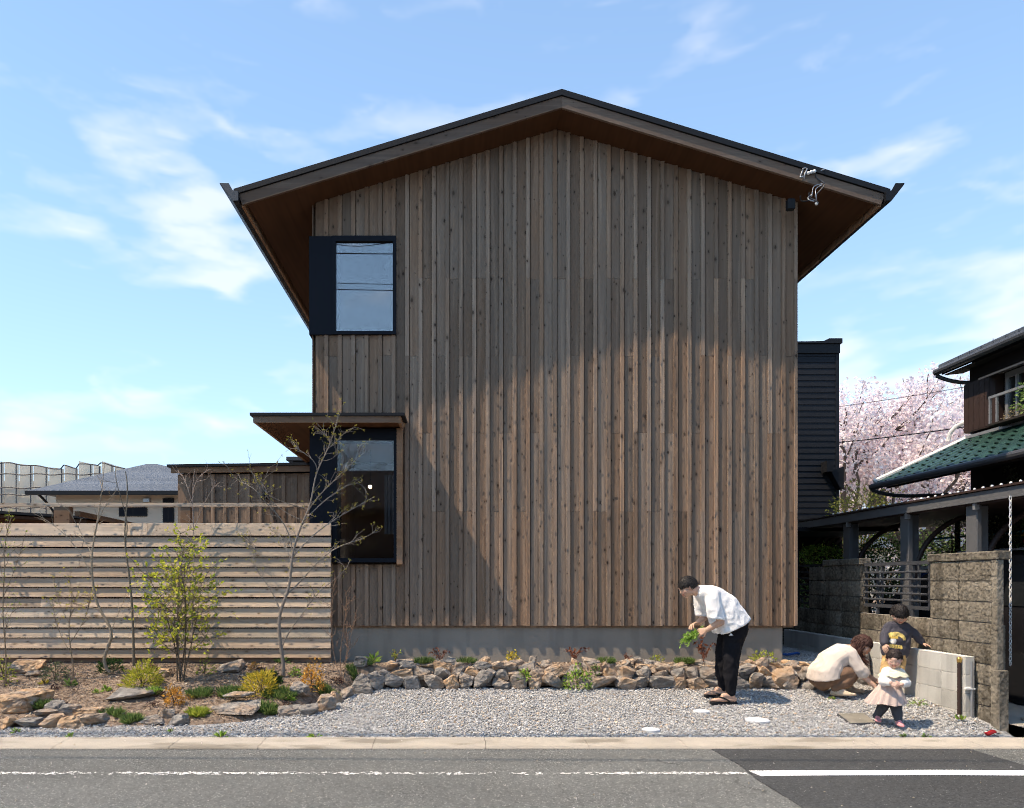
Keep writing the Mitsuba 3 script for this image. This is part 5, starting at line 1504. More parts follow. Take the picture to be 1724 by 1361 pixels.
ST = thing('flower_stand', 'wooden plant stand holding flower pots under the carport', 'plant stand')
put('shelf', box(8.2, 8.86, 9.2, 10.9, 1.88, 1.92), 'm_timber', ST, uv=(.4, .8))
for yy in (9.25, 10.8):
    put('leg', box(8.24, 8.30, yy, yy + .05, .11, 1.879), 'm_timber', ST, uv=(.4, .8))
CLP = thing('climbing_plant', 'thin climbing plant standing above the carport roof against the tiled house', 'plant')
rng = np.random.default_rng(6)
pp = curve([[8.3, 11.0, 2.0], [8.32, 11.0, 2.7], [8.28, 11.0, 3.25]], 10)
v, f, c = stems([(pp, np.linspace(.012, .005, 10))], (.12, .1, .08))
put('stem', (v, f), 'm_bark', CLP, smooth=True, color=c)
q = pp[rng.integers(3, 10, 160)] + rng.normal(0, .06, (160, 3))
m = leafmesh(q, rng.normal(size=q.shape), .06, rng, .5, GREY)
put('leaves', m[:2], 'm_leaf', CLP, color=m[2])
# distant low greenery and houses so that the horizon is not bare
FH = []
for i, (x, y, w, h) in enumerate(((-34, 70, 14, 6.0), (-12, 78, 16, 5.5), (6, 80, 14, 6.2), (34, 62, 12, 6.5), (52, 70, 14, 7.0), (-58, 64, 14, 6.5))):
    k = thing('distant_house', ['far house with a grey roof behind the scaffolding', 'far house hidden behind the timber annex', 'far house hidden behind the timber house', 'far house beyond the cherry trees', 'far house beyond the tiled house on the right', 'far house beyond the left border'][i], 'house')
    put('wall', box(x, x + w, y, y + 8, -.1, h * .68), 'm_beige', k)
    put('roof', prism([(y - .8, h * .66), (y + 4, h), (y + 8.8, h * .66)], 'x', x - .8, x + w + .8), 'm_slate', k, uv=(.4, .5))

rng = np.random.default_rng(90)
n = 260
q = np.column_stack([rng.uniform(-6, 5.2, n), rng.uniform(5.0, 8.9, n), np.zeros(n)])
q[:, 2] = np.where(q[:, 1] < 6.98, -.024, gza(q[:, 0], q[:, 1]) + .012)
m = leafmesh(q, np.column_stack([rng.normal(size=n), rng.normal(size=n), rng.uniform(0, .25, n)]), .016, rng, .8, [(.85, .78, .78), (.75, .70, .66), (.6, .5, .35)], .3)
put('fallen_petals', m[:2], 'm_petal', color=m[2], kind='stuff', label='pale fallen petals and bits scattered on the road and gravel', cat='petals')
# ---------------------------------------------------------------- people
def sp(c, r, n=18):
    if np.ndim(r):
        return m3.Manifold.sphere(1.0, n).scale([float(k) for k in r]).translate([float(k) for k in c])
    return m3.Manifold.sphere(float(r), n).translate([float(k) for k in c])


def hull(*items):
    return m3.Manifold.batch_hull([sp(c, r) for c, r in items])


def chain(*items):
    return [hull(a, b) for a, b in zip(items[:-1], items[1:])]


def union(ms):
    return m3.Manifold.batch_boolean(ms, m3.OpType.Add)


def finish(m, edge=.012, it=8, wr=0.0, seed=0, fr=14):
    m = m.refine_to_length(edge)
    v, f = tri(m)
    t = trimesh.Trimesh(v, f, process=True)
    if it:
        trimesh.smoothing.filter_taubin(t, 0.5, 0.52, it)
    v = np.array(t.vertices)
    if wr:
        q = v * [1, 1, .75] * fr
        q[:, 0] += 1.5 * meshkit.fbm(v * 6, 2, seed)
        n = 1 - abs(2 * meshkit.fbm(q, 2, seed) - 1) * 1.6
        v = v + t.vertex_normals * (wr * (n - .5))[:, None]
    return v, np.array(t.faces)


def unit(v):
    v = np.asarray(v, float)
    return v / np.linalg.norm(v)


class Head:
    def __init__(s, c, f, k, up=(0, 0, 1)):
        s.c, s.f, s.k = np.asarray(c, float), unit(f), k
        s.r = unit(np.cross(s.f, up))
        s.u = np.cross(s.r, s.f)

    def w(s, x, y, z):                         # x to the person's right, y forward, z up
        return s.c + s.k * (x * s.r + y * s.f + z * s.u)

    def ball(s, x, y, z, r):
        if np.ndim(r):
            m = m3.Manifold.sphere(1.0, 28)
            M = np.column_stack([s.r * r[0], s.f * r[1], s.u * r[2]]) * s.k
            return m.transform(np.column_stack([M, s.w(x, y, z)]).tolist())
        return sp(s.w(x, y, z), r * s.k)

    def parts(s):
        b = s.ball
        H_ = m3.Manifold.batch_hull
        return [b(0, -.012, .022, (.078, .098, .098)),
                H_([b(-.036, .048, -.022, .040), b(.036, .048, -.022, .040), b(0, .058, -.086, .026), b(-.046, .008, -.062, .026), b(.046, .008, -.062, .026), b(0, .052, .028, .050)]),
                H_([b(0, .098, -.022, .013), b(0, .088, .018, .008)]), b(-.016, .088, -.024, .009), b(.016, .088, -.024, .009),
                b(-.030, .072, -.03, .024), b(.030, .072, -.03, .024), b(0, .082, -.055, .016),
                b(-.080, -.006, -.008, (.012, .021, .032)), b(.080, -.006, -.008, (.012, .021, .032))]

    def paint(s, v, col, skin):
        q = (v - s.c) / s.k
        x, y, z = q @ s.r, q @ s.f, q @ s.u
        near = np.linalg.norm(q, axis=1) < .16
        front = near & (y > .05)
        lip = front & (abs(x) < .026 - 4 * (z + .056) ** 2) & (abs(z + .056) < .010)
        brow = front & (abs(abs(x) - .034) < .018) & (abs(z - .034 + .2 * (abs(x) - .03)) < .004)
        cheek = np.clip(1 - np.hypot(abs(x) - .045, z + .025) / .03, 0, 1) * front
        col[:] = col * (1 + np.outer(cheek, [.06, -.16, -.14]))
        col[lip] = np.array(skin) * [.80, .42, .42]
        col[brow] = np.array(skin) * [.55, .48, .45]
        ear = near & (abs(x) > .075)
        col[ear] = col[ear] * [1.02, .88, .86]
        return col

    def eyes(s, key):
        ms = []
        for sx in (-1, 1):
            ms.append(s.ball(sx * .033, .0825, .006, (.0115, .008, .0032)))
        for m in ms:
            v, f = tri(m)
            put('eye', (v, f), 'm_hair', key, smooth=True, color=(.025, .015, .012))


def hand(w, d, n, k=1.0, curl=.5, side=1, spread=.12):
    """w wrist, d direction of the palm, n normal out of the palm's back; five fingers of their own length, curled"""
    w, d = np.asarray(w, float), unit(d)
    b = unit(np.cross(d, n))
    n = np.cross(b, d)
    out = [m3.Manifold.batch_hull([sp(w, .022 * k), sp(w + d * .03 * k + b * .022 * k, .015 * k), sp(w + d * .03 * k - b * .022 * k, .015 * k), sp(w + d * .085 * k + b * .034 * k, .0115 * k), sp(w + d * .085 * k - b * .034 * k, .0115 * k)])]
    for i, L in enumerate((.060, .074, .080, .072)):
        o = (i - 1.5) * .0225
        p = w + d * (.084 + .004 * (i in (1, 2))) * k - b * side * o * k
        dd = unit(d - b * side * o / .034 * spread)
        items = [(p, .0095 * k)]
        for j, fr in enumerate((.45, .32, .23)):
            a = curl * (1 + .12 * i) * (.6, .75, .55)[j]
            dd = unit(dd * math.cos(a) - n * math.sin(a))
            p = p + dd * L * fr * 1.05 * k
            items.append((p, (.0088, .0080, .0068)[j] * k))
        out += chain(*items)
    tb = w + d * .028 * k + b * side * .026 * k
    t1 = tb + unit(d * .6 + b * side * .7 - n * .35) * .040 * k
    t2 = t1 + unit(d * .9 + b * side * .15 - n * .5) * .030 * k
    out += chain((tb, .0125 * k), (t1, .0105 * k), (t2, .0085 * k))
    return out


def foot(a, toe, k=1.0, r=.036):
    a, toe = np.asarray(a, float), np.asarray(toe, float)
    d = toe - a
    d[2] = 0
    d = unit(d)
    z = toe[2]
    heel = np.array([a[0], a[1], z]) - d * .035 * k
    s = np.array([-d[1], d[0], 0])
    ball_ = toe - d * .055 * k
    return [hull((a, r * k), (heel + [0, 0, .004], .030 * k), (a * .5 + ball_ * .5 + [0, 0, .02 * k], .032 * k)),
            m3.Manifold.batch_hull([sp(heel, .029 * k), sp(a * [.5, .5, 0] + ball_ * [.5, .5, 0] + [0, 0, z + .014 * k], .03 * k), sp(ball_ + s * .022 * k, .020 * k), sp(ball_ - s * .022 * k, .020 * k)]),
            m3.Manifold.batch_hull([sp(ball_ + s * .020 * k, .018 * k), sp(ball_ - s * .022 * k, .018 * k), sp(toe + s * .014 * k - [0, 0, .004], .012 * k), sp(toe - s * .012 * k - d * .012 - [0, 0, .004], .011 * k)])]


def body(key, parts, heads, skin, edge=.011, it=6):
    v, f = finish(union(parts), edge, it)
    col = np.tile(np.asarray(skin, float), (len(v), 1)) * (.94 + .12 * meshkit.fbm(v * 22, 2, 4))[:, None]
    for h in heads:
        col = h.paint(v, col, skin)
    return put('body', (v, f), 'm_skin', key, smooth=True, color=np.clip(col, 0, 1))


def cloth(key, name, m, col, edge=.013, it=7, wr=.010, seed=1, label=None, paint=None, fr=14):
    v, f = finish(m, edge, it, wr, seed, fr)
    c = np.tile(np.asarray(col, float), (len(v), 1))
    if paint is not None:
        c = paint(v, c)
    return put(name, (v, f), 'm_cloth', key, smooth=True, color=c, label=label)


def haircap(h, key, col, top=(.088, .108, .106), cut=.040, back=-.06, fringe=True, name='hair', strands=240, extra=(), seed=0, low=-.055):
    """a cap of hair over the skull, cut away from the face, with loose locks along its rim"""
    rng = np.random.default_rng(seed)
    cap = h.ball(0, -.016, .030, top)
    face = m3.Manifold.batch_hull([h.ball(sx * .075, y, z, .018) for sx in (-1, 1) for y in (.045, .19) for z in (-.20, cut - .018)])
    ear = m3.Manifold.batch_hull([h.ball(sx * .11, y, z, .012) for sx in (-1, 1) for y in (-.012, .19) for z in (-.20, -.002)])
    below = m3.Manifold.batch_hull([h.ball(sx * .15, y, z, .01) for sx in (-1, 1) for y in (-.2, .2) for z in (-.25, low)])
    m = cap - face - ear - below
    for e in extra:
        m = m + e
    v, f = finish(m, .010 * h.k, 3)
    q = (v - h.c) / h.k
    ang = np.arctan2(q @ h.r, q @ h.f)
    v = v + ((meshkit.noise(np.column_stack([ang * 9, (q @ h.u) * 14, ang * 0]), seed) - .5) * .014 * h.k)[:, None] * unit_rows(v - h.c)
    ms = [(v, f, np.tile(np.asarray(col, float), (len(v), 1)) * rng.uniform(.85, 1.15, (len(v), 1)))]
    lk = []
    for i in range(strands):
        a = rng.uniform(-np.pi, np.pi)
        fr = math.cos(a) > .2
        z0 = rng.uniform(max(.02, cut + .018 if fr else .02), .115)
        s_ = math.sqrt(max(.05, 1 - ((z0 - .03) / .106) ** 2))
        x0, y0 = math.sin(a) * top[0] * s_, math.cos(a) * top[1] * s_ - .016
        L = rng.uniform(.03, .07) if not fr else rng.uniform(.05, .075) * (1 if fringe else .5)
        p = [h.w(x0 * 1.0, y0, z0), h.w(x0 * 1.10, y0 * 1.10, z0 - L * .5), h.w(x0 * 1.10 + rng.normal(0, .006), y0 * 1.10 + .004, max(z0 - L, cut - .012 if fr else low - .01))]
        lk.append((curve(p, 5), np.array([.006, .007, .006, .004, .0015]) * h.k))
    v, f, c = stems(lk, col, 5, rng)
    ms.append((v, f, c))
    v, f, c = vcat(*ms)
    put(name, (v, f), 'm_hair', key, smooth=True, color=np.clip(c, 0, 1))


def unit_rows(v):
    return v / (np.linalg.norm(v, axis=1, keepdims=True) + 1e-9)


SKIN = (.56, .355, .255)
# --- man bending over with a bundle of greens
g0 = gz(3.1, 8.75)
Y0 = 8.75
M = lambda x, y, z: np.array([x, Y0 + y, g0 + z])
man = thing('person', 'man in white T-shirt and black trousers bending over with a bundle of greens', 'person')
hd = Head(M(2.715, -.01, 1.352), (-.88, -.10, -.47), .98)
nb = M(2.90, 0, 1.30)
el, wr_ = M(3.035, -.235, .955), M(2.905, -.15, .858)
el2, wr2 = M(2.99, .22, .98), M(2.865, .06, .925)
hn = hand(wr_, (-.85, .38, -.36), (-.3, -.9, .3), .98, .75, -1)
hn2 = hand(wr2, (-.85, -.40, -.15), (-.2, .35, .92), .98, .75, 1)
fa, fb = M(3.19, -.15, .085), M(3.215, .14, .085 + .03)
parts = hd.parts() + [hull((hd.w(0, -.03, -.05), .058), (nb, .062)), hull((nb, .07), (M(2.97, -.14, 1.26), .075), (M(2.97, .14, 1.26), .075)),
        hull((M(2.97, -.12, 1.25), .09), (M(2.97, .12, 1.25), .09), (M(3.2, 0, 1.02), .13)), hull((M(3.2, 0, 1.02), .13), (M(3.26, -.08, .93), .11), (M(3.26, .08, .93), .11))]
parts += chain((M(2.97, -.19, 1.24), .055), (el, .044), (wr_, .030)) + chain((M(2.97, .19, 1.24), .055), (el2, .044), (wr2, .030)) + hn + hn2
parts += chain((M(3.25, -.1, .92), .09), (M(3.19, -.13, .5), .06), (fa, .042)) + chain((M(3.25, .1, .92), .09), (M(3.195, .12, .52), .06), (fb, .042))
parts += foot(fa, M(2.945, -.17, .036)) + foot(fb, M(2.975, .14, .036 + .03))
body(man, parts, [hd], SKIN, .010)
hd.eyes(man)
haircap(hd, man, (.012, .010, .010), top=(.090, .112, .108), cut=.036, strands=420, seed=2, low=-.05)
n_h = unit((-.495, 0, .868))
off = float(np.dot(n_h, M(3.065, 0, .797)))
torso = [hull((M(2.945, -.155, 1.285), .092), (M(2.945, .155, 1.285), .092), (M(2.90, 0, 1.285), .085), (M(3.02, -.13, 1.225), .13), (M(3.02, .13, 1.225), .13)),
         hull((M(3.02, -.13, 1.225), .13), (M(3.02, .13, 1.225), .13), (M(3.135, -.12, 1.125), .155), (M(3.135, .12, 1.125), .155)),
         hull((M(3.135, -.12, 1.125), .155), (M(3.135, .12, 1.125), .155), (M(3.225, -.11, .935), .195), (M(3.225, .11, .935), .195)),
         hull((M(3.225, -.11, .935), .195), (M(3.225, .11, .935), .195), (M(3.30, -.11, .80), .21), (M(3.30, .11, .80), .21))]
tt = union(torso).trim_by_plane(n_h.tolist(), off)
sn = unit((.12, 0, 1))
slv = union([hull((M(2.955, -.19, 1.265), .095), (M(2.965, -.225, 1.09), .088)), hull((M(2.965, -.225, 1.09), .088), (M(2.985, -.235, .95), .092))]).trim_by_plane(sn.tolist(), float(np.dot(sn, M(2.98, -.2, .992))))
slv2 = union([hull((M(2.955, .19, 1.265), .095), (M(2.965, .225, 1.09), .088)), hull((M(2.965, .225, 1.09), .088), (M(2.98, .235, .96), .09))]).trim_by_plane(sn.tolist(), float(np.dot(sn, M(2.97, .2, 1.0))))


def tee(v, c):
    p = v - M(0, 0, 0)
    for a, b, k in ((2.985, 3.02, (.10, .55, .30)), (3.045, 3.085, (.80, .06, .10)), (3.085, 3.115, (.85, .45, .10)), (3.115, 3.15, (.80, .08, .08))):
        w = (p[:, 0] > a) & (p[:, 0] < b) & (abs(p[:, 1]) < .085) & (p[:, 2] > 1.30 - .5 * (p[:, 0] - 3.0))
        c[w] = k
    return c


cloth(man, 'shirt', tt + slv + slv2, (.80, .80, .81), .012, 5, .016, 3, paint=tee, fr=9)
tr = []
tr += [hull((M(3.275, -.07, .96), .135), (M(3.275, .07, .96), .135), (M(3.27, -.09, .86), .135), (M(3.27, .09, .86), .135))]
for s, q in ((-1, 0), (1, .02)):
    tr += chain((M(3.27, s * .09, .88), .135), (M(3.225, s * .11, .70), .108), (M(3.19, s * .13, .50), .092), (M(3.185, s * .14, .30), .078), (M(3.182 + q, s * .145, .145 + q), .055))
    tr += chain((M(3.182 + q, s * .145, .16 + q), .054), (M(3.182 + q, s * .145, .115 + q), .052))
trm = union(tr).trim_by_plane((-n_h).tolist(), -float(np.dot(n_h, M(3.065, 0, .83))))
cloth(man, 'trousers', trm, (.012, .012, .015), .013, 6, .014, 6, fr=11)
mk = prism([(0, 0), (.05, .008), (.022, .036)], 'y', 0, .004)
put('logo', (mk[0] + M(3.135, -.225, .79), mk[1]), 'm_white', man)
for a, t_, dz in ((fa, M(2.945, -.17, .03), 0), (fb, M(2.975, .14, .03), .03)):
    d = unit((t_ - a) * [1, 1, 0])
    s = np.array([-d[1], d[0], 0])
    base = np.array([a[0], a[1], g0 + dz])
    sole = m3.Manifold.batch_hull([sp(base - d * .055 + s * k + [0, 0, z_], .008) for k in (-.022, .022) for z_ in (-.012, .006)] + [sp(t_ * [1, 1, 0] + [0, 0, g0 + dz + z_] + d * .012 + s * k - d * abs(k) * .5, .008) for k in (-.036, .032) for z_ in (-.012, .006)])
    st1 = tube(curve([t_ - d * .05 + [0, 0, .03], t_ - d * .11 + s * .028 + [0, 0, .036], base - d * -.03 + s * .042 + [0, 0, .01]], 10), .0085, 6)
    st2 = tube(curve([t_ - d * .05 + [0, 0, .03], t_ - d * .11 - s * .030 + [0, 0, .036], base - d * -.03 - s * .044 + [0, 0, .01]], 10), .0085, 6)
    put('sandal', cat(sole, st1, st2), 'm_blackmetal', man)
gr = thing('green_bundle', 'bundle of fresh green leaves and stalks held in the man\'s hands', 'plant')
rng = np.random.default_rng(66)
h0 = M(2.83, -.07, .84)
ls, pts, ds = [], [], []
for k in range(16):
    tip = h0 + np.array([-.16 + rng.normal(0, .045), rng.normal(0, .05), -.09 + rng.normal(0, .075)])
    p = curve([h0 + rng.normal(0, .012, 3) + [.05, 0, .045], h0 + rng.normal(0, .015, 3), tip], 9)
    ls.append((p, np.linspace(.0035, .0018, 9)))
    for q in p[3:]:
        for _ in range(4):
            pts.append(q); ds.append(unit(p[-1] - p[0]) + rng.normal(0, .6, 3))
v, f, c = stems(ls, (.30, .42, .12))
put('stem', (v, f), 'm_vc', gr, color=c)
m = leafmesh(np.array(pts), np.array(ds), .045, rng, .42, [(.30, .46, .09), (.42, .58, .15), (.20, .36, .06)])
put('leaves', m[:2], 'm_leaf', gr, color=m[2])

# --- crouching woman
Y0 = 9.0
g0 = gz(4.55, 9.0)
woman = thing('person', 'crouching woman with long auburn hair, cream blouse and brown trousers', 'person')
hd = Head(M(4.925, -.06, .615), (.74, -.42, -.50), .96)
nb = M(4.76, -.01, .565)
ka, kb = M(4.80, -.14, .35), M(4.93, .12, .34)
aa, ab = M(4.56, -.14, .085), M(4.79, .10, .09)
e1, w1 = M(4.83, -.22, .27), M(4.945, -.27, .155)
e2, w2 = M(4.98, .06, .27), M(5.10, -.08, .17)
parts = hd.parts() + [hull((hd.w(0, -.03, -.05), .05), (nb, .055)), hull((nb, .06), (M(4.70, -.14, .535), .07), (M(4.72, .15, .535), .07)),
        hull((M(4.70, -.11, .52), .085), (M(4.72, .11, .52), .085), (M(4.53, 0, .34), .095)), hull((M(4.53, 0, .34), .095), (M(4.45, -.07, .23), .085), (M(4.45, .07, .23), .085))]
parts += chain((M(4.71, -.17, .52), .05), (e1, .038), (w1, .026)) + chain((M(4.74, .17, .52), .05), (e2, .038), (w2, .026))
parts += hand(w1, (.62, -.15, -.77), (.6, -.35, .6), .92, .35, 1) + hand(w2, (.7, -.5, -.45), (.3, -.2, .9), .92, .6, 1)
parts += chain((M(4.43, -.09, .22), .09), (ka, .058), (aa, .04)) + chain((M(4.45, .09, .22), .09), (kb, .058), (ab, .04))
parts += foot(aa, M(4.72, -.23, .04), .9) + foot(ab, M(4.96, .02, .04), .9)
body(woman, parts, [hd], (.60, .38, .275), .010)
hd.eyes(woman)
ext = [m3.Manifold.batch_hull([hd.ball(0, -.06, .02, .075), hd.ball(-.05, -.075, -.10, .045), hd.ball(.05, -.075, -.10, .045)]),
       m3.Manifold.batch_hull([hd.ball(.062, .0, .0, .032), hd.ball(.075, -.02, -.15, .034)]), m3.Manifold.batch_hull([hd.ball(.075, -.02, -.15, .034), hd.ball(.06, .02, -.25, .016)]),
       m3.Manifold.batch_hull([hd.ball(-.066, -.01, .0, .028), hd.ball(-.07, -.02, -.17, .026)])]
haircap(hd, woman, (.060, .026, .020), top=(.092, .112, .108), cut=.030, strands=300, extra=ext, seed=5, low=-.16)
rng = np.random.default_rng(4)
lk = []
for k in range(90):
    sx = rng.choice([-1, 1], p=[.3, .7])
    x0, y0, z0 = sx * rng.uniform(.05, .09), rng.uniform(-.07, .035), rng.uniform(-.02, .06)
    L = rng.uniform(.18, .30)
    p = [hd.w(x0, y0, z0), hd.w(x0 * 1.15, y0, z0 - L * .5) - np.array([0, 0, .01]), hd.w(x0 * .95, y0 + .02, z0) - np.array([-.02, 0, L]) + rng.normal(0, .012, 3)]
    lk.append((curve(p, 7), np.array([.005, .008, .009, .009, .007, .005, .002])))
v, f, c = stems(lk, (.075, .032, .024), 5, rng)
put('locks', (v, f), 'm_hair', woman, smooth=True, color=c)
n_h = unit((-.20, 0, .98))
bl = union([hull((M(4.70, -.14, .525), .092), (M(4.72, .14, .525), .092), (M(4.74, 0, .535), .085), (M(4.56, -.08, .40), .130), (M(4.56, .08, .40), .130)),
            hull((M(4.56, -.08, .40), .130), (M(4.56, .08, .40), .130), (M(4.475, -.09, .26), .150), (M(4.475, .09, .26), .150), (M(4.66, 0, .36), .11)),
            hull((M(4.475, -.09, .26), .150), (M(4.475, .09, .26), .150), (M(4.48, -.09, .12), .155), (M(4.48, .09, .12), .155), (M(4.66, 0, .22), .12))]).trim_by_plane(n_h.tolist(), float(np.dot(n_h, M(4.35, 0, .19))))
bs = union([hull((M(4.71, -.17, .52), .078), (M(4.80, -.215, .36), .078)), hull((M(4.80, -.215, .36), .078), (M(4.83, -.225, .31), .075))]) + union([hull((M(4.74, .17, .52), .075), (M(4.93, .09, .34), .07))])
cloth(woman, 'blouse', bl + bs, (.63, .555, .50), .012, 4, .014, 8, fr=9)
tr = [hull((M(4.45, -.07, .20), .112), (M(4.45, .07, .20), .112), (M(4.47, 0, .16), .105))]
tr += chain((M(4.455, -.08, .20), .108), (M(4.66, -.135, .285), .098), (ka, .084)) + chain((ka, .084), (M(4.67, -.15, .19), .078), (aa + [0, 0, .03], .062))
tr += chain((M(4.46, .08, .20), .108), (kb, .084)) + chain((kb, .084), (M(4.86, .11, .2), .075), (ab + [0, 0, .03], .06))
cloth(woman, 'trousers', union(tr), (.20, .125, .085), .012, 5, .016, 9, fr=10)
cloth(woman, 'shoe', union(foot(aa + [0, 0, -.02], M(4.735, -.24, .045), 1.08)), (.58, .47, .35), .012, 4, 0)
cloth(woman, 'shoe', union(foot(ab + [0, 0, -.02], M(4.975, .01, .045), 1.08)), (.50, .41, .31), .012, 4, 0)
SHO = thing('garden_clog', 'brown clog with a pale sole lying by the crouching woman\'s hand', 'shoe')
cl = M(5.02, -.33, .0)
v, f = finish(union([m3.Manifold.batch_hull([sp(cl + [-.10, 0, .035], .030), sp(cl + [.02, .02, .05], .040), sp(cl + [.12, 0, .035], .028)])]), .014, 3)
put('upper', (v, f), 'm_cloth', SHO, smooth=True, color=(.17, .12, .09))
v, f = tri(m3.Manifold.batch_hull([sp(cl + [-.12, 0, .008], .018), sp(cl + [.02, .03, .008], .026), sp(cl + [.02, -.03, .008], .026), sp(cl + [.14, 0, .008], .02)]))
put('sole', (v, f), 'm_vc', SHO, color=(.5, .44, .36))

# --- boy leaning on the low wall
Y0 = 8.72
g0 = gz(5.2, 8.72)
boy = thing('person', 'boy in a dark grey sweatshirt with yellow print, hand on the low wall', 'person')
hd = Head(M(5.215, -.05, 1.00), (-.16, -.80, -.58), .90)
nb = M(5.215, .0, .885)
e1, w1 = M(5.415, -.02, .765), M(5.485, -.03, .665)
e2, w2 = M(5.05, -.03, .745), M(5.005, -.10, .655)
fa, fb = M(5.07, -.03, .075), M(5.23, .03, .075)
parts = hd.parts() + [hull((hd.w(0, -.03, -.05), .045), (nb, .048)), hull((nb, .05), (M(5.14, 0, .845), .042), (M(5.29, 0, .84), .042)), hull((M(5.14, 0, .82), .052), (M(5.28, 0, .82), .052), (M(5.19, .02, .56), .08))]
parts += chain((M(5.12, 0, .84), .038), (e2, .030), (w2, .024)) + chain((M(5.31, 0, .835), .038), (e1, .030), (w1, .024))
parts += hand(w2, (-.25, -.55, -.65), (-.8, -.3, .3), .72, .8, -1) + hand(w1, (.55, -.40, -.25), (.1, .0, 1), .72, .25, 1)
parts += chain((M(5.14, 0, .54), .07), (M(5.07, -.03, .32), .048), (fa, .035)) + chain((M(5.24, .01, .54), .07), (M(5.22, .0, .32), .048), (fb, .035))
parts += foot(fa, M(5.06, -.18, .03), .7) + foot(fb, M(5.22, -.12, .03), .7)
body(boy, parts, [hd], (.58, .365, .265), .009)
hd.eyes(boy)
haircap(hd, boy, (.016, .013, .013), top=(.096, .114, .110), cut=.030, strands=420, seed=9, low=-.035)


def sweat(v, c):
    p = v - M(0, 0, 0)
    x, z, fr = p[:, 0], p[:, 2], p[:, 1] < .01
    arch = fr & (abs(np.hypot((x - 5.135) / 1.0, (z - .66)) - .118) < .021) & (z > .70) & (x > 5.065) & (x < 5.262)
    c[arch] = (.80, .62, .22)
    c[fr & (abs(x - 5.125) < .040) & (abs(z - .735) < .016)] = (.75, .52, .12)
    c[fr & (np.hypot((x - 5.112) / 1.2, z - .690) < .030)] = (.76, .76, .72)
    row = fr & (abs(z - .628 + .12 * (x - 5.13)) < .021) & (x > 5.065) & (x < 5.215)
    c[row & (((x - 5.065) % .030) > .006)] = (.82, .62, .18)
    return c


sw = union([hull((M(5.13, 0, .845), .068), (M(5.30, 0, .84), .068), (M(5.215, 0, .855), .066), (M(5.205, -.01, .70), .105)), hull((M(5.15, 0, .78), .095), (M(5.27, 0, .78), .095), (M(5.125, 0, .60), .095), (M(5.265, 0, .60), .095)),
            hull((M(5.125, 0, .60), .095), (M(5.265, 0, .60), .095), (M(5.13, .01, .545), .085), (M(5.26, .01, .545), .085))]
           + chain((M(5.12, 0, .845), .062), (e2, .052), (w2 + [0, .01, .012], .037)) + chain((M(5.31, 0, .84), .062), (e1, .052), (w1 + [0, .005, .012], .038)))
cloth(boy, 'sweatshirt', sw, (.072, .070, .088), .0075, 5, .013, 4, paint=sweat, fr=12)
cloth(boy, 'trousers', union([hull((M(5.14, .01, .54), .085), (M(5.25, .01, .54), .085))] + chain((M(5.14, 0, .52), .085), (M(5.07, -.03, .32), .068), (fa + [0, 0, .03], .052)) + chain((M(5.24, .01, .52), .085), (M(5.22, .0, .32), .066), (fb + [0, 0, .03], .05))),
      (.56, .37, .17), .012, 5, .012, 7)
for a, t_ in ((fa, M(5.06, -.19, .035)), (fb, M(5.22, -.13, .035))):
    cloth(boy, 'shoe', union(foot(a + [0, 0, -.02], t_, .82)), (.10, .10, .11), .012, 4, 0)

# --- toddler girl
Y0 = 7.76
g0 = gz(4.58, 7.76)
girl = thing('person', 'toddler girl with a pale yellow scalloped collar, dusty pink skirt and pink shoes', 'person')
hd = Head(M(4.593, -.03, .708), (-.50, -.80, -.30), .80)
nb = M(4.60, .0, .605)
e1, w1 = M(4.70, -.06, .462), M(4.585, -.165, .462)
e2, w2 = M(4.455, -.06, .475), M(4.475, -.16, .478)
fa, fb = M(4.485, .10, .085), M(4.615, -.06, .06)
parts = hd.parts() + [hull((hd.w(0, -.03, -.05), .042), (nb, .045)), hull((nb, .045), (M(4.53, 0, .565), .042), (M(4.67, 0, .56), .042)), hull((M(4.54, 0, .55), .06), (M(4.66, 0, .55), .06), (M(4.575, .01, .32), .088))]
parts += chain((M(4.515, -.005, .555), .036), (e2, .029), (w2, .021)) + chain((M(4.685, -.005, .55), .036), (e1, .029), (w1, .021))
parts += hand(w1, (-.88, -.10, .05), (-.1, -.95, .3), .58, .75, 1) + hand(w2, (.62, -.55, -.35), (-.4, -.6, .65), .58, .6, -1)
parts += chain((M(4.53, .02, .30), .062), (M(4.505, .03, .20), .048), (fa, .034)) + chain((M(4.61, 0, .30), .062), (M(4.615, -.03, .18), .048), (fb, .034))
parts += foot(fa, M(4.45, .0, .045), .62) + foot(fb, M(4.59, -.17, .028), .62)
body(girl, parts, [hd], (.64, .42, .325), .008)
hd.eyes(girl)
ext = [m3.Manifold.batch_hull([hd.ball(0, -.07, .0, .06), hd.ball(-.055, -.06, -.085, .028), hd.ball(.055, -.06, -.085, .028)])]
haircap(hd, girl, (.030, .020, .018), top=(.088, .108, .104), cut=.046, strands=260, extra=ext, seed=12, low=-.09)
cloth(girl, 'sleeves', union(chain((M(4.525, -.005, .555), .050), (e2, .045), (w2 * .75 + e2 * .25, .034)) + chain((M(4.675, -.005, .55), .050), (e1, .044), (w1 * .72 + e1 * .28, .034)) +
      [hull((M(4.54, 0, .56), .062), (M(4.66, 0, .555), .062), (M(4.59, 0, .47), .085))]), (.80, .78, .75), .010, 4, .010, 5, fr=14)
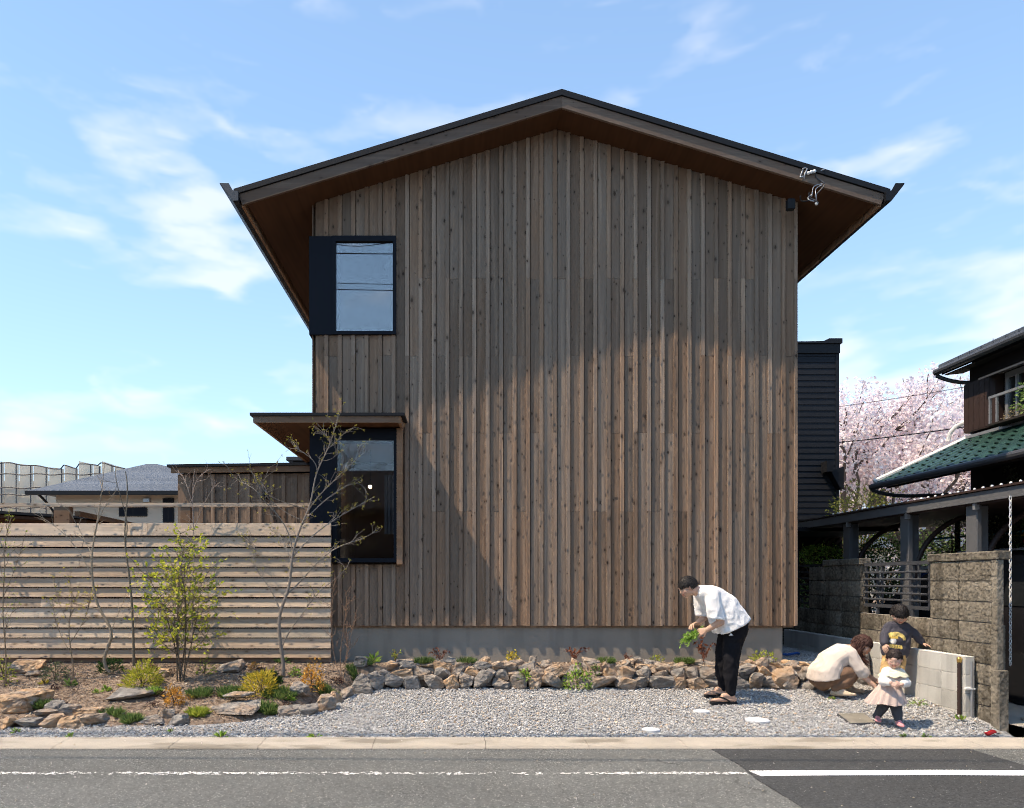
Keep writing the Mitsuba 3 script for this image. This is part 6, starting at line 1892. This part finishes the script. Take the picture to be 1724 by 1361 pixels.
# pleated skirt and bodice
th = np.linspace(0, 2 * np.pi, 97)[:-1]
zs = np.array([.545, .50, .455, .41, .35, .29, .24])
rr_ = np.array([.085, .094, .096, .115, .150, .180, .200])
cxs, cys = np.linspace(4.598, 4.53, 7), np.linspace(0, .025, 7)
V = []
for z, r, cx_, cy_ in zip(zs, rr_, cxs, cys):
    pl = 1 + .055 * np.clip((.46 - z) / .2, 0, 1) * np.sin(th * 15 + .6 * np.sin(th * 3)) + .02 * np.sin(th * 4)
    V.append(np.column_stack([cx_ + r * pl * np.cos(th), Y0 + cy_ + r * pl * .92 * np.sin(th), np.full(96, g0 + z) + .008 * np.sin(th * 5) * (z < .3)]))
nr = len(V)
V = np.vstack(V)
i, j = np.meshgrid(np.arange(nr - 1), np.arange(96), indexing='ij')
fq = np.stack([i * 96 + j, (i + 1) * 96 + j, (i + 1) * 96 + (j + 1) % 96, i * 96 + (j + 1) % 96], -1).reshape(-1, 4)
cc = np.tile([.52, .415, .375], (len(V), 1)) * (1 + .05 * np.sin(np.tile(th, nr) * 15))[:, None]
put('skirt', (V, fq), 'm_vc', girl, smooth=True, color=cc)
tl = np.linspace(0, 2 * np.pi, 73)[:-1]
rings = []
for t, z in ((0, .612), (.35, .606), (.7, .588), (1.0, .560), (.98, .552)):
    r = .046 + t * (.085 + .012 * np.abs(np.sin(tl * 4)))
    rings.append(np.column_stack([4.598 + r * 1.05 * np.cos(tl), Y0 - .005 + r * .92 * np.sin(tl), np.full(72, g0 + z) - .02 * t * np.abs(np.sin(tl * 4)) - .012 * t]))
V = np.vstack(rings)
i, j = np.meshgrid(np.arange(4), np.arange(72), indexing='ij')
put('collar', (V, np.stack([i * 72 + j, (i + 1) * 72 + j, (i + 1) * 72 + (j + 1) % 72, i * 72 + (j + 1) % 72], -1).reshape(-1, 4)), 'm_vc', girl, smooth=True, color=(.80, .72, .52))
cloth(girl, 'leggings', union(chain((M(4.53, .02, .30), .068), (M(4.505, .03, .20), .054), (fa + [0, 0, .0], .040)) + chain((M(4.61, 0, .30), .068), (M(4.615, -.03, .18), .054), (fb + [0, 0, .015], .040))), (.07, .075, .085), .010, 4, .008, 3)
for a, t_ in ((fa, M(4.445, -.005, .05)), (fb, M(4.588, -.18, .032))):
    cloth(girl, 'shoe', union(foot(a + [0, 0, -.012], t_, .74)), (.62, .28, .30), .010, 4, 0)

# ---------------------------------------------------------------- groups of repeats
GROUPS = {'rock': 'rocks lying in and along the garden bed', 'green_tuft': 'green tufts of ground cover in the bed', 'leafy_plant': 'small leafy plants in the garden bed', 'purple_plant': 'dark purple plants in the garden bed',
          'rust_plant': 'rust red plants at the fence foot', 'weed': 'weeds in the gravel and along the kerb', 'planter_plant': 'plants in the strip above the stone edging', 'wall_plant': 'plants growing from the stone edging',
          'orange_shrub': 'orange leaved shrubs of the bed', 'conifer_shrub': 'yellow conifers of the bed', 'bare_tree': 'thin leafless trees before the fence', 'sparse_shrub': 'sparse twiggy shrubs of the bed', 'dry_shrub': 'dry twig shrubs of the bed',
          'cherry_tree': 'cherry trees in blossom', 'drain_cover': 'white drain covers in the gravel', 'overhead_cable': 'overhead cables', 'clipped_shrub': 'shrubs behind the carport', 'garden_hedge': 'hedges behind the carport',
          'flowering_plant': 'flowering pot plants under the carport', 'balcony_plant': 'plants on the upper window ledge', 'laundry_pole': 'laundry poles under the carport', 'opposite_house': 'houses across the road', 'distant_house': 'far houses behind',
          'metal_grille': 'metal grilles of the block wall', 'wall_lamp': 'black outdoor wall lamps'}
for key_ in labels:
    b_ = key_[:-4] if key_[-3:].isdigit() and key_[-4] == '_' else key_
    if '__' not in key_ and b_ in GROUPS:
        labels[key_]['group'] = GROUPS[b_]
